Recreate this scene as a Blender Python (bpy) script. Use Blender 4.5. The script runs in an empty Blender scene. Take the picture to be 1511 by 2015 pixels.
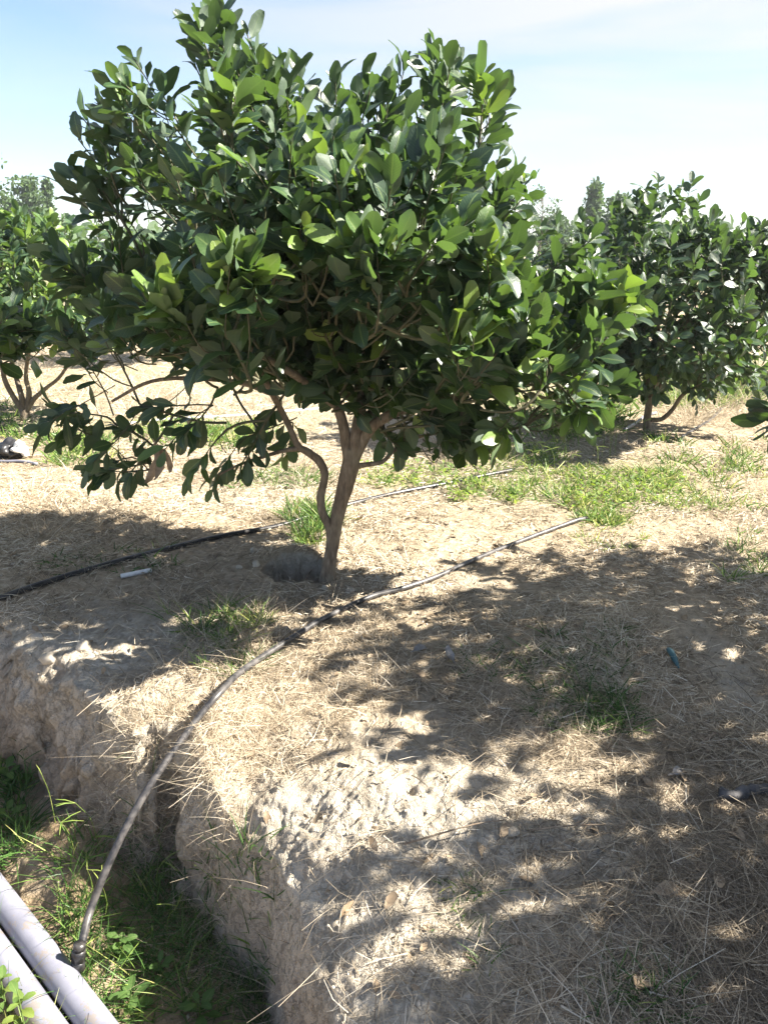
import bpy, math, random
import numpy as np
from mathutils import Vector, Matrix, Euler

# ------------------------------------------------------------------ camera, light, exposure
SC = bpy.context.scene
COL = SC.collection
H = 1.55                              # eye height above the orchard ground
PITCH = math.radians(18.8)
FPX = 1551.0                          # focal length in photo pixels
cam_d = bpy.data.cameras.new('camera')
cam = bpy.data.objects.new('camera', cam_d)
COL.objects.link(cam)
cam.location = (0, 0, H)
cam.rotation_euler = (math.radians(90) - PITCH, 0, 0)
cam_d.sensor_fit = 'VERTICAL'
cam_d.sensor_height = 24.0
cam_d.lens = FPX / 2015.0 * 24.0
cam_d.clip_start = 0.02
cam_d.clip_end = 3000
SC.camera = cam

SUN_EL = math.radians(40)
SUN_DIR = np.array([1.0, -0.02, 0.0])          # horizontal direction towards the sun
SUN_DIR = SUN_DIR / np.linalg.norm(SUN_DIR)
to_sun = np.array([SUN_DIR[0] * math.cos(SUN_EL), SUN_DIR[1] * math.cos(SUN_EL), math.sin(SUN_EL)])
sun_d = bpy.data.lights.new('sun', 'SUN')
sun_d.energy = 4.9
sun_d.angle = math.radians(0.55)
sun_d.color = (1.0, 0.93, 0.82)
sun = bpy.data.objects.new('sun', sun_d)
COL.objects.link(sun)
sun.location = tuple(to_sun * 40)
sun.rotation_euler = Vector(tuple(-to_sun)).to_track_quat('-Z', 'Y').to_euler()

W = bpy.data.worlds.new('World')
SC.world = W
W.use_nodes = True
wn, wl = W.node_tree.nodes, W.node_tree.links
wn.clear()
w_out = wn.new('ShaderNodeOutputWorld')
w_bg = wn.new('ShaderNodeBackground')
w_bg.inputs['Strength'].default_value = 0.050
sky = wn.new('ShaderNodeTexSky')
sky.sky_type = 'NISHITA'
sky.sun_disc = False
sky.sun_elevation = SUN_EL
sky.sun_rotation = math.atan2(SUN_DIR[0], SUN_DIR[1])
sky.air_density = 1.0
sky.dust_density = 0.25
sky.ozone_density = 1.6
tc = wn.new('ShaderNodeTexCoord')
mp = wn.new('ShaderNodeMapping')
mp.inputs['Rotation'].default_value = (0, math.radians(14), math.radians(20))
mp.inputs['Scale'].default_value = (1.3, 2.2, 6.5)
wl.new(tc.outputs['Generated'], mp.inputs['Vector'])
cn = wn.new('ShaderNodeTexNoise')
cn.inputs['Scale'].default_value = 1.1
cn.inputs['Detail'].default_value = 8
cn.inputs['Roughness'].default_value = 0.55
cn.inputs['Distortion'].default_value = 0.4
wl.new(mp.outputs['Vector'], cn.inputs['Vector'])
cr = wn.new('ShaderNodeValToRGB')
cr.color_ramp.elements[0].position = 0.36
cr.color_ramp.elements[0].color = (0.12, 0.12, 0.12, 1)
cr.color_ramp.elements[1].position = 0.56
cr.color_ramp.elements[1].color = (0.85, 0.85, 0.85, 1)
wl.new(cn.outputs['Fac'], cr.inputs['Fac'])
cm = wn.new('ShaderNodeMixRGB')
cm.inputs['Color2'].default_value = (3.9, 3.95, 4.05, 1)      # thin sunlit cirrus
# the cirrus thickens towards the sun
vd = wn.new('ShaderNodeVectorMath')
vd.operation = 'DOT_PRODUCT'
vd.inputs[1].default_value = (0.62, 0.45, 0.64)
wl.new(tc.outputs['Generated'], vd.inputs[0])
mr = wn.new('ShaderNodeMapRange')
mr.inputs['From Min'].default_value = 0.35
mr.inputs['From Max'].default_value = 0.86
mr.inputs['To Min'].default_value = 0.30
mr.inputs['To Max'].default_value = 1.45
wl.new(vd.outputs['Value'], mr.inputs['Value'])
mm_ = wn.new('ShaderNodeMath')
mm_.operation = 'MULTIPLY'
mm_.use_clamp = True
wl.new(cr.outputs['Color'], mm_.inputs[0])
wl.new(mr.outputs['Result'], mm_.inputs[1])
wl.new(mm_.outputs[0], cm.inputs['Fac'])
wt = wn.new('ShaderNodeMixRGB')
wt.blend_type = 'MULTIPLY'
wt.inputs['Fac'].default_value = 1.0
wt.inputs['Color2'].default_value = (0.84, 0.88, 1.0, 1)
wl.new(sky.outputs['Color'], wt.inputs['Color1'])
wl.new(wt.outputs['Color'], cm.inputs['Color1'])
wl.new(cm.outputs['Color'], w_bg.inputs['Color'])
wl.new(w_bg.outputs['Background'], w_out.inputs['Surface'])

SC.view_settings.view_transform = 'Standard'
SC.view_settings.look = 'None'
SC.view_settings.gamma = 1.0
SC.view_settings.use_curve_mapping = False
SC.view_settings.exposure = 2.3
SC.render.engine = 'CYCLES'
SC.cycles.max_bounces = 8
SC.cycles.transparent_max_bounces = 8
SC.cycles.use_denoising = True

rng = np.random.default_rng(11)
random.seed(11)
CP, SP = math.cos(PITCH), math.sin(PITCH)


def at(px, py, y):
    """point on the sight line of a photo pixel at ground distance y"""
    u, v = (px - 755.5) / FPX, (1007.5 - py) / FPX
    d = np.array([u, CP + v * SP, -SP + v * CP])
    return np.array([0, 0, H]) + d * (y / d[1])


def gp(px, py, z=0.0):
    """point of a photo pixel on the level z"""
    u, v = (px - 755.5) / FPX, (1007.5 - py) / FPX
    d = np.array([u, CP + v * SP, -SP + v * CP])
    return np.array([0, 0, H]) + d * ((z - H) / d[2])


def project(P):
    P = np.asarray(P, float)
    r = P - np.array([0, 0, H])
    dep = r[..., 1] * CP - r[..., 2] * SP
    upc = r[..., 1] * SP + r[..., 2] * CP
    dd = np.where(dep < 0.05, 0.05, dep)
    return 755.5 + FPX * r[..., 0] / dd, 1007.5 - FPX * upc / dd, dep


# ------------------------------------------------------------------ numpy noise
_perm = np.random.default_rng(5).permutation(4096).astype(np.int64)
_val = np.random.default_rng(6).uniform(-1, 1, 4096)


def _h(ix, iy, iz):
    return _val[_perm[(_perm[(_perm[ix & 4095] + iy) & 4095] + iz) & 4095]]


def vnoise(x, y, z=None):
    if z is None:
        z = np.zeros_like(x)
    ix, iy, iz = np.floor(x).astype(np.int64), np.floor(y).astype(np.int64), np.floor(z).astype(np.int64)
    fx, fy, fz = x - ix, y - iy, z - iz
    fx, fy, fz = [f * f * f * (f * (f * 6 - 15) + 10) for f in (fx, fy, fz)]
    r = 0
    for dx in (0, 1):
        for dy in (0, 1):
            for dz in (0, 1):
                w = (fx if dx else 1 - fx) * (fy if dy else 1 - fy) * (fz if dz else 1 - fz)
                r = r + w * _h(ix + dx, iy + dy, iz + dz)
    return r


def fbm(x, y, z=None, octv=4, rough=0.5):
    a, s, r, n = 1.0, 1.0, 0, 0
    for k in range(octv):
        r = r + a * vnoise(x * s + 17.3 * k, y * s - 9.1 * k, None if z is None else z * s + 3.7 * k)
        n += a
        a *= rough
        s *= 2.03
    return r / n


def sstep(a, b, x):
    t = np.clip((x - a) / (b - a), 0, 1)
    return t * t * (3 - 2 * t)


def gauss(x, y, cx, cy, rx, ry):
    return np.exp(-(((x - cx) / rx) ** 2 + ((y - cy) / ry) ** 2))


# ------------------------------------------------------------------ mesh helpers
def mesh_np(name, V, F, mat=None, tint=None, uv=None, smooth=True, colors=None):
    """V (n,3); F list of (m,k) index arrays"""
    me = bpy.data.meshes.new(name)
    V = np.ascontiguousarray(V, dtype=np.float32)
    if isinstance(F, np.ndarray):
        F = [F]
    F = [f for f in F if len(f)]
    nl = sum(f.size for f in F)
    nf = sum(len(f) for f in F)
    me.vertices.add(len(V))
    me.vertices.foreach_set('co', V.ravel())
    me.loops.add(nl)
    loops = np.concatenate([f.ravel() for f in F]).astype(np.int32)
    me.loops.foreach_set('vertex_index', loops)
    me.polygons.add(nf)
    tot = np.concatenate([np.full(len(f), f.shape[1], dtype=np.int32) for f in F])
    st = np.concatenate([[0], np.cumsum(tot)[:-1]]).astype(np.int32)
    me.polygons.foreach_set('loop_start', st)
    me.polygons.foreach_set('loop_total', tot)
    me.update(calc_edges=True)
    if smooth:
        me.polygons.foreach_set('use_smooth', np.ones(nf, dtype=bool))
    if tint is not None:
        a = me.attributes.new('tint', 'FLOAT', 'POINT')
        a.data.foreach_set('value', np.ascontiguousarray(tint, dtype=np.float32))
    if colors is not None:
        a = me.attributes.new('mask', 'FLOAT_COLOR', 'POINT')
        a.data.foreach_set('color', np.ascontiguousarray(colors, dtype=np.float32).ravel())
    if uv is not None:
        u = me.uv_layers.new(name='UVMap')
        u.data.foreach_set('uv', np.ascontiguousarray(uv[loops], dtype=np.float32).ravel())
    if mat:
        me.materials.append(mat)
    me.validate()
    return me


def link(name, data, parent=None, **props):
    o = bpy.data.objects.new(name, data)
    COL.objects.link(o)
    if parent is not None:
        o.parent = parent
    for k, v in props.items():
        o[k] = v
    return o


def thing(name, loc, label, cat, group=None):
    o = bpy.data.objects.new(name, None)
    o.empty_display_size = 0.1
    COL.objects.link(o)
    o.location = tuple(float(c) for c in loc)
    o['label'] = label
    o['category'] = cat
    if group:
        o['group'] = group
    return o


def catmull(pts, n=8):
    pts = np.asarray(pts, float)
    P = np.vstack([2 * pts[0] - pts[1], pts, 2 * pts[-1] - pts[-2]])
    out = []
    for i in range(1, len(P) - 2):
        p0, p1, p2, p3 = P[i - 1], P[i], P[i + 1], P[i + 2]
        for t in np.linspace(0, 1, n, endpoint=False):
            out.append(0.5 * (2 * p1 + (p2 - p0) * t + (2 * p0 - 5 * p1 + 4 * p2 - p3) * t * t + (3 * p1 - p0 - 3 * p2 + p3) * t ** 3))
    out.append(pts[-1])
    return np.array(out)


def tube(P, R, sides=8, cap=True, wob=0.0):
    """tube along P with radii R -> V, [F]"""
    P = np.asarray(P, float)
    n = len(P)
    R = np.broadcast_to(np.asarray(R, float), (n,))
    T = np.gradient(P, axis=0)
    T /= np.linalg.norm(T, axis=1, keepdims=True) + 1e-9
    ref = np.array([0, 0, 1.0]) if abs(T[0][2]) < 0.9 else np.array([1.0, 0, 0])
    N = np.zeros_like(P)
    nv = np.cross(T[0], ref)
    nv /= np.linalg.norm(nv)
    for i in range(n):
        nv = nv - T[i] * nv.dot(T[i])
        nv /= np.linalg.norm(nv) + 1e-9
        N[i] = nv
    B = np.cross(T, N)
    a = np.linspace(0, 2 * np.pi, sides, endpoint=False)
    rad = R[:, None] * np.ones(sides)[None, :]
    if wob:
        g = rng.uniform(0, 50)
        ii = np.arange(n)[:, None] * 0.35 + 0 * a[None, :]
        rad = rad * (1 + wob * fbm(np.cos(a)[None, :] * 1.3 + g + 0 * ii, np.sin(a)[None, :] * 1.3 + 0 * ii, ii, 3))
    V = P[:, None, :] + rad[:, :, None] * (N[:, None, :] * np.cos(a)[None, :, None] + B[:, None, :] * np.sin(a)[None, :, None])
    V = V.reshape(-1, 3)
    i = np.arange(n - 1)[:, None] * sides
    j = np.arange(sides)[None, :]
    j2 = (j + 1) % sides
    F = np.stack([i + j, i + j2, i + sides + j2, i + sides + j], -1).reshape(-1, 4)
    Fs = [F]
    if cap:
        V = np.vstack([V, P[:1], P[-1:]])
        c0, c1 = n * sides, n * sides + 1
        jj = np.arange(sides)
        Fs.append(np.vstack([np.stack([np.full(sides, c0), (jj + 1) % sides, jj], -1),
                             np.stack([np.full(sides, c1), (n - 1) * sides + jj, (n - 1) * sides + (jj + 1) % sides], -1)]))
    return V, Fs


def merge(parts):
    """[(V,[F..]),...] -> V,[F3,F4]"""
    Vs, f3, f4, o = [], [], [], 0
    for V, Fs in parts:
        for f in Fs:
            (f3 if f.shape[1] == 3 else f4).append(f + o)
        Vs.append(V)
        o += len(V)
    out = []
    if f3:
        out.append(np.vstack(f3))
    if f4:
        out.append(np.vstack(f4))
    return np.vstack(Vs), out


def nrm(v):
    v = np.asarray(v, float)
    return v / (np.linalg.norm(v, axis=-1, keepdims=True) + 1e-9)


def ribbons(base, dirv, side, L, Wd, bend, k=2, taper=0.85):
    """flat curved blades -> V, F, and t per vertex"""
    n = len(base)
    t = np.linspace(0, 1, k + 1)
    C = base[:, None, :] + (dirv * L[:, None])[:, None, :] * t[None, :, None] + (bend * L[:, None])[:, None, :] * (t ** 2)[None, :, None]
    w = (Wd[:, None] * (1 - taper * t ** 1.5)[None, :])[:, :, None] * 0.5
    S = side[:, None, :]
    V = np.stack([C - S * w, C + S * w], 2).reshape(-1, 3)
    b = (np.arange(n) * 2 * (k + 1))[:, None]
    j = np.arange(k)[None, :] * 2
    F = np.stack([b + j, b + j + 1, b + j + 3, b + j + 2], -1).reshape(-1, 4)
    return V, F, k


# ------------------------------------------------------------------ materials
def new_mat(name):
    m = bpy.data.materials.new(name)
    m.use_nodes = True
    n, l = m.node_tree.nodes, m.node_tree.links
    n.clear()
    o = n.new('ShaderNodeOutputMaterial')
    return m, n, l, o


def ramp(n, stops):
    r = n.new('ShaderNodeValToRGB')
    e = r.color_ramp.elements
    while len(e) < len(stops):
        e.new(0.5)
    for el, (p, c) in zip(e, stops):
        el.position = p
        el.color = (*c, 1)
    return r


def noise(n, l, scale, detail=4, rough=0.55, coord=None):
    t = n.new('ShaderNodeTexNoise')
    t.inputs['Scale'].default_value = scale
    t.inputs['Detail'].default_value = detail
    t.inputs['Roughness'].default_value = rough
    if coord is not None:
        l.new(coord, t.inputs['Vector'])
    return t


def mathn(n, l, op, a, b=None, clamp=False):
    m = n.new('ShaderNodeMath')
    m.operation = op
    m.use_clamp = clamp
    for i, v in enumerate((a, b)):
        if v is None:
            continue
        if isinstance(v, (int, float)):
            m.inputs[i].default_value = v
        else:
            l.new(v, m.inputs[i])
    return m.outputs[0]


def mixc(n, l, fac, a, b, blend='MIX'):
    m = n.new('ShaderNodeMixRGB')
    m.blend_type = blend
    for i, v in zip(('Fac', 'Color1', 'Color2'), (fac, a, b)):
        if isinstance(v, (int, float)):
            m.inputs[i].default_value = v
        elif isinstance(v, tuple):
            m.inputs[i].default_value = (*v, 1)
        else:
            l.new(v, m.inputs[i])
    return m.outputs[0]


def leaf_material(name, stops, under, transl, rough=0.32, trans_fac=0.21, spec=0.55):
    m, n, l, o = new_mat(name)
    at_ = n.new('ShaderNodeAttribute')
    at_.attribute_name = 'tint'
    r = ramp(n, stops)
    l.new(at_.outputs['Fac'], r.inputs['Fac'])
    uv = n.new('ShaderNodeUVMap')
    sx = n.new('ShaderNodeSeparateXYZ')
    l.new(uv.outputs['UV'], sx.inputs[0])
    au = mathn(n, l, 'ABSOLUTE', sx.outputs[0])
    mid = mathn(n, l, 'LESS_THAN', au, 0.085)
    # side veins leave the midrib at a slant
    sv = mathn(n, l, 'SUBTRACT', mathn(n, l, 'MULTIPLY', sx.outputs[1], 11.0), mathn(n, l, 'MULTIPLY', au, 2.6))
    fr = mathn(n, l, 'FRACT', sv)
    vein = mathn(n, l, 'LESS_THAN', fr, 0.13)
    vv = mathn(n, l, 'MAXIMUM', mathn(n, l, 'MULTIPLY', mid, 0.6), mathn(n, l, 'MULTIPLY', vein, 0.26))
    geo = n.new('ShaderNodeNewGeometry')
    nz = noise(n, l, 38, 3, 0.6, geo.outputs['Position'])
    c1 = mixc(n, l, mathn(n, l, 'MULTIPLY', nz.outputs['Fac'], 0.5), r.outputs['Color'], (0.0, 0.0, 0.0), 'MIX')
    c1 = mixc(n, l, 0.55, r.outputs['Color'], c1)
    c1 = mixc(n, l, vv, c1, (0.16, 0.22, 0.07))
    c2 = mixc(n, l, 0.72, c1, under)
    col = mixc(n, l, geo.outputs['Backfacing'], c1, c2)
    p = n.new('ShaderNodeBsdfPrincipled')
    l.new(col, p.inputs['Base Color'])
    rr = mathn(n, l, 'ADD', mathn(n, l, 'MULTIPLY', geo.outputs['Backfacing'], 0.25), rough)
    l.new(mathn(n, l, 'ADD', rr, mathn(n, l, 'MULTIPLY', nz.outputs['Fac'], 0.12)), p.inputs['Roughness'])
    p.inputs['Specular IOR Level'].default_value = spec
    tr = n.new('ShaderNodeBsdfTranslucent')
    tcol = mixc(n, l, 0.6, mixc(n, l, 1.0, r.outputs['Color'], (3.4, 3.4, 1.8), 'MULTIPLY'), transl)
    l.new(tcol, tr.inputs['Color'])
    mx = n.new('ShaderNodeMixShader')
    mx.inputs['Fac'].default_value = trans_fac
    l.new(p.outputs[0], mx.inputs[1])
    l.new(tr.outputs[0], mx.inputs[2])
    bp = n.new('ShaderNodeBump')
    bp.inputs['Strength'].default_value = 0.35
    bp.inputs['Distance'].default_value = 0.004
    l.new(mathn(n, l, 'SUBTRACT', mathn(n, l, 'MULTIPLY', nz.outputs['Fac'], 1.5), vv), bp.inputs['Height'])
    l.new(bp.outputs[0], p.inputs['Normal'])
    l.new(mx.outputs[0], o.inputs['Surface'])
    return m


M_LEAF = leaf_material('citrus_leaf', [(0.0, (0.013, 0.034, 0.021)), (0.45, (0.021, 0.052, 0.027)), (0.72, (0.040, 0.086, 0.032)),
                                       (0.92, (0.105, 0.185, 0.036)), (1.0, (0.165, 0.235, 0.045))], (0.066, 0.105, 0.064), (0.15, 0.25, 0.03))
M_WEED = leaf_material('weed_leaf', [(0.0, (0.045, 0.105, 0.03)), (0.6, (0.10, 0.175, 0.045)), (1.0, (0.25, 0.29, 0.06))],
                       (0.12, 0.2, 0.08), (0.25, 0.4, 0.05), rough=0.55, trans_fac=0.35, spec=0.3)
M_FAR = leaf_material('far_foliage', [(0.0, (0.03, 0.065, 0.03)), (0.6, (0.055, 0.10, 0.04)), (1.0, (0.10, 0.15, 0.06))],
                      (0.09, 0.13, 0.07), (0.16, 0.25, 0.05), rough=0.6, trans_fac=0.2, spec=0.3)


def blade_material(name, stops, trans=0.25, rough=0.6):
    m, n, l, o = new_mat(name)
    a = n.new('ShaderNodeAttribute')
    a.attribute_name = 'tint'
    r = ramp(n, stops)
    l.new(a.outputs['Fac'], r.inputs['Fac'])
    p = n.new('ShaderNodeBsdfPrincipled')
    l.new(r.outputs['Color'], p.inputs['Base Color'])
    p.inputs['Roughness'].default_value = rough
    p.inputs['Specular IOR Level'].default_value = 0.3
    t = n.new('ShaderNodeBsdfTranslucent')
    l.new(r.outputs['Color'], t.inputs['Color'])
    mx = n.new('ShaderNodeMixShader')
    mx.inputs['Fac'].default_value = trans
    l.new(p.outputs[0], mx.inputs[1])
    l.new(t.outputs[0], mx.inputs[2])
    l.new(mx.outputs[0], o.inputs['Surface'])
    return m


M_STRAW = blade_material('dry_straw', [(0.0, (0.15, 0.12, 0.085)), (0.35, (0.36, 0.295, 0.21)), (0.7, (0.56, 0.475, 0.35)), (1.0, (0.68, 0.62, 0.51))])
M_GRASS = blade_material('green_blade', [(0.0, (0.035, 0.085, 0.022)), (0.5, (0.085, 0.17, 0.04)), (0.8, (0.20, 0.29, 0.06)), (1.0, (0.42, 0.42, 0.14))], 0.35, 0.45)


def bark_material():
    m, n, l, o = new_mat('bark')
    tcn = n.new('ShaderNodeTexCoord')
    mpn = n.new('ShaderNodeMapping')
    mpn.inputs['Scale'].default_value = (1, 1, 0.28)
    l.new(tcn.outputs['Object'], mpn.inputs['Vector'])
    a = noise(n, l, 55, 5, 0.6, mpn.outputs['Vector'])
    b = noise(n, l, 9, 3, 0.5, tcn.outputs['Object'])
    r = ramp(n, [(0.3, (0.075, 0.058, 0.040)), (0.55, (0.165, 0.130, 0.092)), (0.75, (0.28, 0.235, 0.18))])
    l.new(a.outputs['Fac'], r.inputs['Fac'])
    r2 = ramp(n, [(0.5, (0, 0, 0)), (0.68, (1, 1, 1))])
    l.new(b.outputs['Fac'], r2.inputs['Fac'])
    c = mixc(n, l, mathn(n, l, 'MULTIPLY', r2.outputs['Color'], 0.45), r.outputs['Color'], (0.25, 0.23, 0.17))
    p = n.new('ShaderNodeBsdfPrincipled')
    l.new(c, p.inputs['Base Color'])
    p.inputs['Roughness'].default_value = 0.85
    bp = n.new('ShaderNodeBump')
    bp.inputs['Strength'].default_value = 0.6
    bp.inputs['Distance'].default_value = 0.006
    l.new(a.outputs['Fac'], bp.inputs['Height'])
    l.new(bp.outputs[0], p.inputs['Normal'])
    l.new(p.outputs[0], o.inputs['Surface'])
    return m


M_BARK = bark_material()



def simple_mat(name, c1, c2, scale=20, rough=0.6, bump=0.2, bdist=0.004, spec=0.5, metallic=0.0, stops=(0.35, 0.7)):
    m, n, l, o = new_mat(name)
    tcn = n.new('ShaderNodeTexCoord')
    a = noise(n, l, scale, 6, 0.6, tcn.outputs['Object'])
    r = ramp(n, [(stops[0], c1), (stops[1], c2)])
    l.new(a.outputs['Fac'], r.inputs['Fac'])
    p = n.new('ShaderNodeBsdfPrincipled')
    l.new(r.outputs['Color'], p.inputs['Base Color'])
    l.new(mathn(n, l, 'ADD', mathn(n, l, 'MULTIPLY', a.outputs['Fac'], 0.2), rough - 0.1), p.inputs['Roughness'])
    p.inputs['Specular IOR Level'].default_value = spec
    p.inputs['Metallic'].default_value = metallic
    if bump:
        bp = n.new('ShaderNodeBump')
        bp.inputs['Strength'].default_value = bump
        bp.inputs['Distance'].default_value = bdist
        l.new(a.outputs['Fac'], bp.inputs['Height'])
        l.new(bp.outputs[0], p.inputs['Normal'])
    l.new(p.outputs[0], o.inputs['Surface'])
    return m


M_TWIGS = simple_mat('green_twig', (0.045, 0.055, 0.026), (0.12, 0.105, 0.06), 30, 0.7, 0.2)
M_HOSE = simple_mat('black_hose', (0.012, 0.012, 0.014), (0.06, 0.055, 0.05), 30, 0.36, 0.15, 0.002, stops=(0.45, 0.75))
M_HOSE_DUST = simple_mat('dusty_hose', (0.022, 0.022, 0.024), (0.125, 0.115, 0.108), 24, 0.40, 0.15, 0.002, stops=(0.4, 0.75))
M_PVC = simple_mat('grey_pvc', (0.165, 0.168, 0.205), (0.235, 0.238, 0.285), 9, 0.42, 0.08, 0.003)
def muddy(m):
    n, l = m.node_tree.nodes, m.node_tree.links
    p = next(x for x in n if x.type == 'BSDF_PRINCIPLED')
    src = p.inputs['Base Color'].links[0].from_socket
    g = n.new('ShaderNodeNewGeometry')
    a = noise(n, l, 14, 7, 0.7, g.outputs['Position'])
    b = noise(n, l, 60, 4, 0.7, g.outputs['Position'])
    f = mathn(n, l, 'MULTIPLY', mathn(n, l, 'GREATER_THAN', mathn(n, l, 'ADD', mathn(n, l, 'MULTIPLY', a.outputs['Fac'], .7), mathn(n, l, 'MULTIPLY', b.outputs['Fac'], .3)), 0.56), 0.55)
    l.new(mixc(n, l, f, src, (0.22, 0.18, 0.13)), p.inputs['Base Color'])


muddy(M_PVC)
M_PVCW = simple_mat('white_pvc', (0.55, 0.54, 0.52), (0.75, 0.75, 0.74), 30, 0.5, 0.1)
M_DARKWOOD = simple_mat('charred_wood', (0.02, 0.02, 0.022), (0.10, 0.095, 0.095), 26, 0.75, 0.8, 0.01)
M_TWIG = simple_mat('dry_twig', (0.13, 0.09, 0.06), (0.34, 0.27, 0.19), 40, 0.8, 0.5)
M_DEAD = simple_mat('dead_leaf', (0.15, 0.105, 0.062), (0.36, 0.275, 0.18), 25, 0.7, 0.4, 0.006)
M_DEADGREY = simple_mat('grey_dead_leaf', (0.12, 0.112, 0.105), (0.27, 0.26, 0.25), 25, 0.7, 0.4, 0.006)
M_CLAY = simple_mat('clay_clod', (0.31, 0.265, 0.20), (0.55, 0.49, 0.40), 14, 0.9, 0.7, 0.02)
M_BAGB = simple_mat('black_plastic', (0.012, 0.012, 0.014), (0.05, 0.05, 0.055), 8, 0.35, 0.4, 0.02)
M_BAGW = simple_mat('white_plastic', (0.6, 0.6, 0.6), (0.8, 0.8, 0.8), 8, 0.4, 0.4, 0.02)
M_TEAL = simple_mat('teal_plastic', (0.03, 0.09, 0.10), (0.06, 0.14, 0.15), 20, 0.4, 0.2)


def ground_material():
    m, n, l, o = new_mat('ground_soil')
    a = n.new('ShaderNodeAttribute')
    a.attribute_name = 'mask'
    sp = n.new('ShaderNodeSeparateColor')
    l.new(a.outputs['Color'], sp.inputs[0])
    clay, moist_shade, green = sp.outputs[0], sp.outputs[1], sp.outputs[2]
    geo = n.new('ShaderNodeNewGeometry')
    pos = geo.outputs['Position']
    n1 = noise(n, l, 5.0, 8, 0.62, pos)
    n2 = noise(n, l, 28.0, 6, 0.65, pos)
    n3 = noise(n, l, 130.0, 4, 0.6, pos)
    n4 = noise(n, l, 0.9, 5, 0.6, pos)
    vor = n.new('ShaderNodeTexVoronoi')
    vor.feature = 'DISTANCE_TO_EDGE'
    vor.inputs['Scale'].default_value = 17
    wv = n.new('ShaderNodeVectorMath')
    wv.operation = 'ADD'
    l.new(pos, wv.inputs[0])
    ws = n.new('ShaderNodeVectorMath')
    ws.operation = 'SCALE'
    ws.inputs['Scale'].default_value = 0.12
    l.new(n2.outputs['Color'], ws.inputs[0])
    l.new(ws.outputs[0], wv.inputs[1])
    l.new(wv.outputs[0], vor.inputs['Vector'])
    crack = n.new('ShaderNodeMapRange')
    crack.inputs['From Min'].default_value = 0.0
    crack.inputs['From Max'].default_value = 0.07
    l.new(vor.outputs['Distance'], crack.inputs['Value'])
    rc = ramp(n, [(0.28, (0.35, 0.305, 0.235)), (0.5, (0.47, 0.42, 0.34)), (0.72, (0.59, 0.54, 0.45))])
    l.new(n1.outputs['Fac'], rc.inputs['Fac'])
    rs = ramp(n, [(0.3, (0.21, 0.165, 0.11)), (0.5, (0.35, 0.285, 0.20)), (0.7, (0.47, 0.395, 0.29))])
    l.new(n2.outputs['Fac'], rs.inputs['Fac'])
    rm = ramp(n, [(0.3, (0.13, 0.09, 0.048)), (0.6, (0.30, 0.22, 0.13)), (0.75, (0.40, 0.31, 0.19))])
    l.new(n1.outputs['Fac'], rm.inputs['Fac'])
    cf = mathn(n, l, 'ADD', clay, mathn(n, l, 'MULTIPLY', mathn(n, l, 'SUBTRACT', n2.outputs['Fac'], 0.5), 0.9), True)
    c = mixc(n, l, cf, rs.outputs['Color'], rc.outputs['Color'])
    mf = mathn(n, l, 'ADD', moist_shade, mathn(n, l, 'MULTIPLY', mathn(n, l, 'SUBTRACT', n1.outputs['Fac'], 0.5), 0.8), True)
    mf = mathn(n, l, 'MULTIPLY', mf, mathn(n, l, 'GREATER_THAN', moist_shade, 0.02))
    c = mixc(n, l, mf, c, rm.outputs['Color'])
    gr = ramp(n, [(0.35, (0.06, 0.10, 0.03)), (0.65, (0.20, 0.25, 0.08))])
    l.new(n2.outputs['Fac'], gr.inputs['Fac'])
    gf = mathn(n, l, 'MULTIPLY', green, mathn(n, l, 'MULTIPLY', n3.outputs['Fac'], 1.5), True)
    c = mixc(n, l, gf, c, gr.outputs['Color'])
    c = mixc(n, l, mathn(n, l, 'MULTIPLY', n3.outputs['Fac'], 0.35), c, (0.16, 0.12, 0.08), 'MIX')
    p = n.new('ShaderNodeBsdfPrincipled')
    l.new(c, p.inputs['Base Color'])
    p.inputs['Roughness'].default_value = 0.95
    p.inputs['Specular IOR Level'].default_value = 0.15
    hgt = mathn(n, l, 'ADD', mathn(n, l, 'MULTIPLY', n2.outputs['Fac'], 1.0), mathn(n, l, 'MULTIPLY', n3.outputs['Fac'], 0.45))
    hgt = mathn(n, l, 'ADD', hgt, mathn(n, l, 'MULTIPLY', mathn(n, l, 'MULTIPLY', crack.outputs[0], clay), 0.22))
    bp = n.new('ShaderNodeBump')
    bp.inputs['Strength'].default_value = 0.85
    bp.inputs['Distance'].default_value = 0.019
    l.new(hgt, bp.inputs['Height'])
    l.new(bp.outputs[0], p.inputs['Normal'])
    l.new(p.outputs[0], o.inputs['Surface'])
    return m


M_GROUND = ground_material()

# ------------------------------------------------------------------ terrain
EDGE = np.array([(-12, 7.5), (-6, 5.2), (-3, 3.72), (-2.1, 3.28), (-1.65, 3.05), (-1.45, 2.90), (-1.22, 2.68), (-0.95, 2.42), (-0.86, 2.33),
                 (-0.78, 2.36), (-0.69, 2.36), (-0.60, 2.20), (-0.48, 2.02), (-0.33, 1.86), (-0.25, 1.74), (-0.20, 1.58), (-0.14, 1.42), (-0.08, 1.20), (0.20, 0.70),
                 (0.95, -0.2), (2.2, -2.0), (6, -8), (30, -44)], float)


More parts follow.
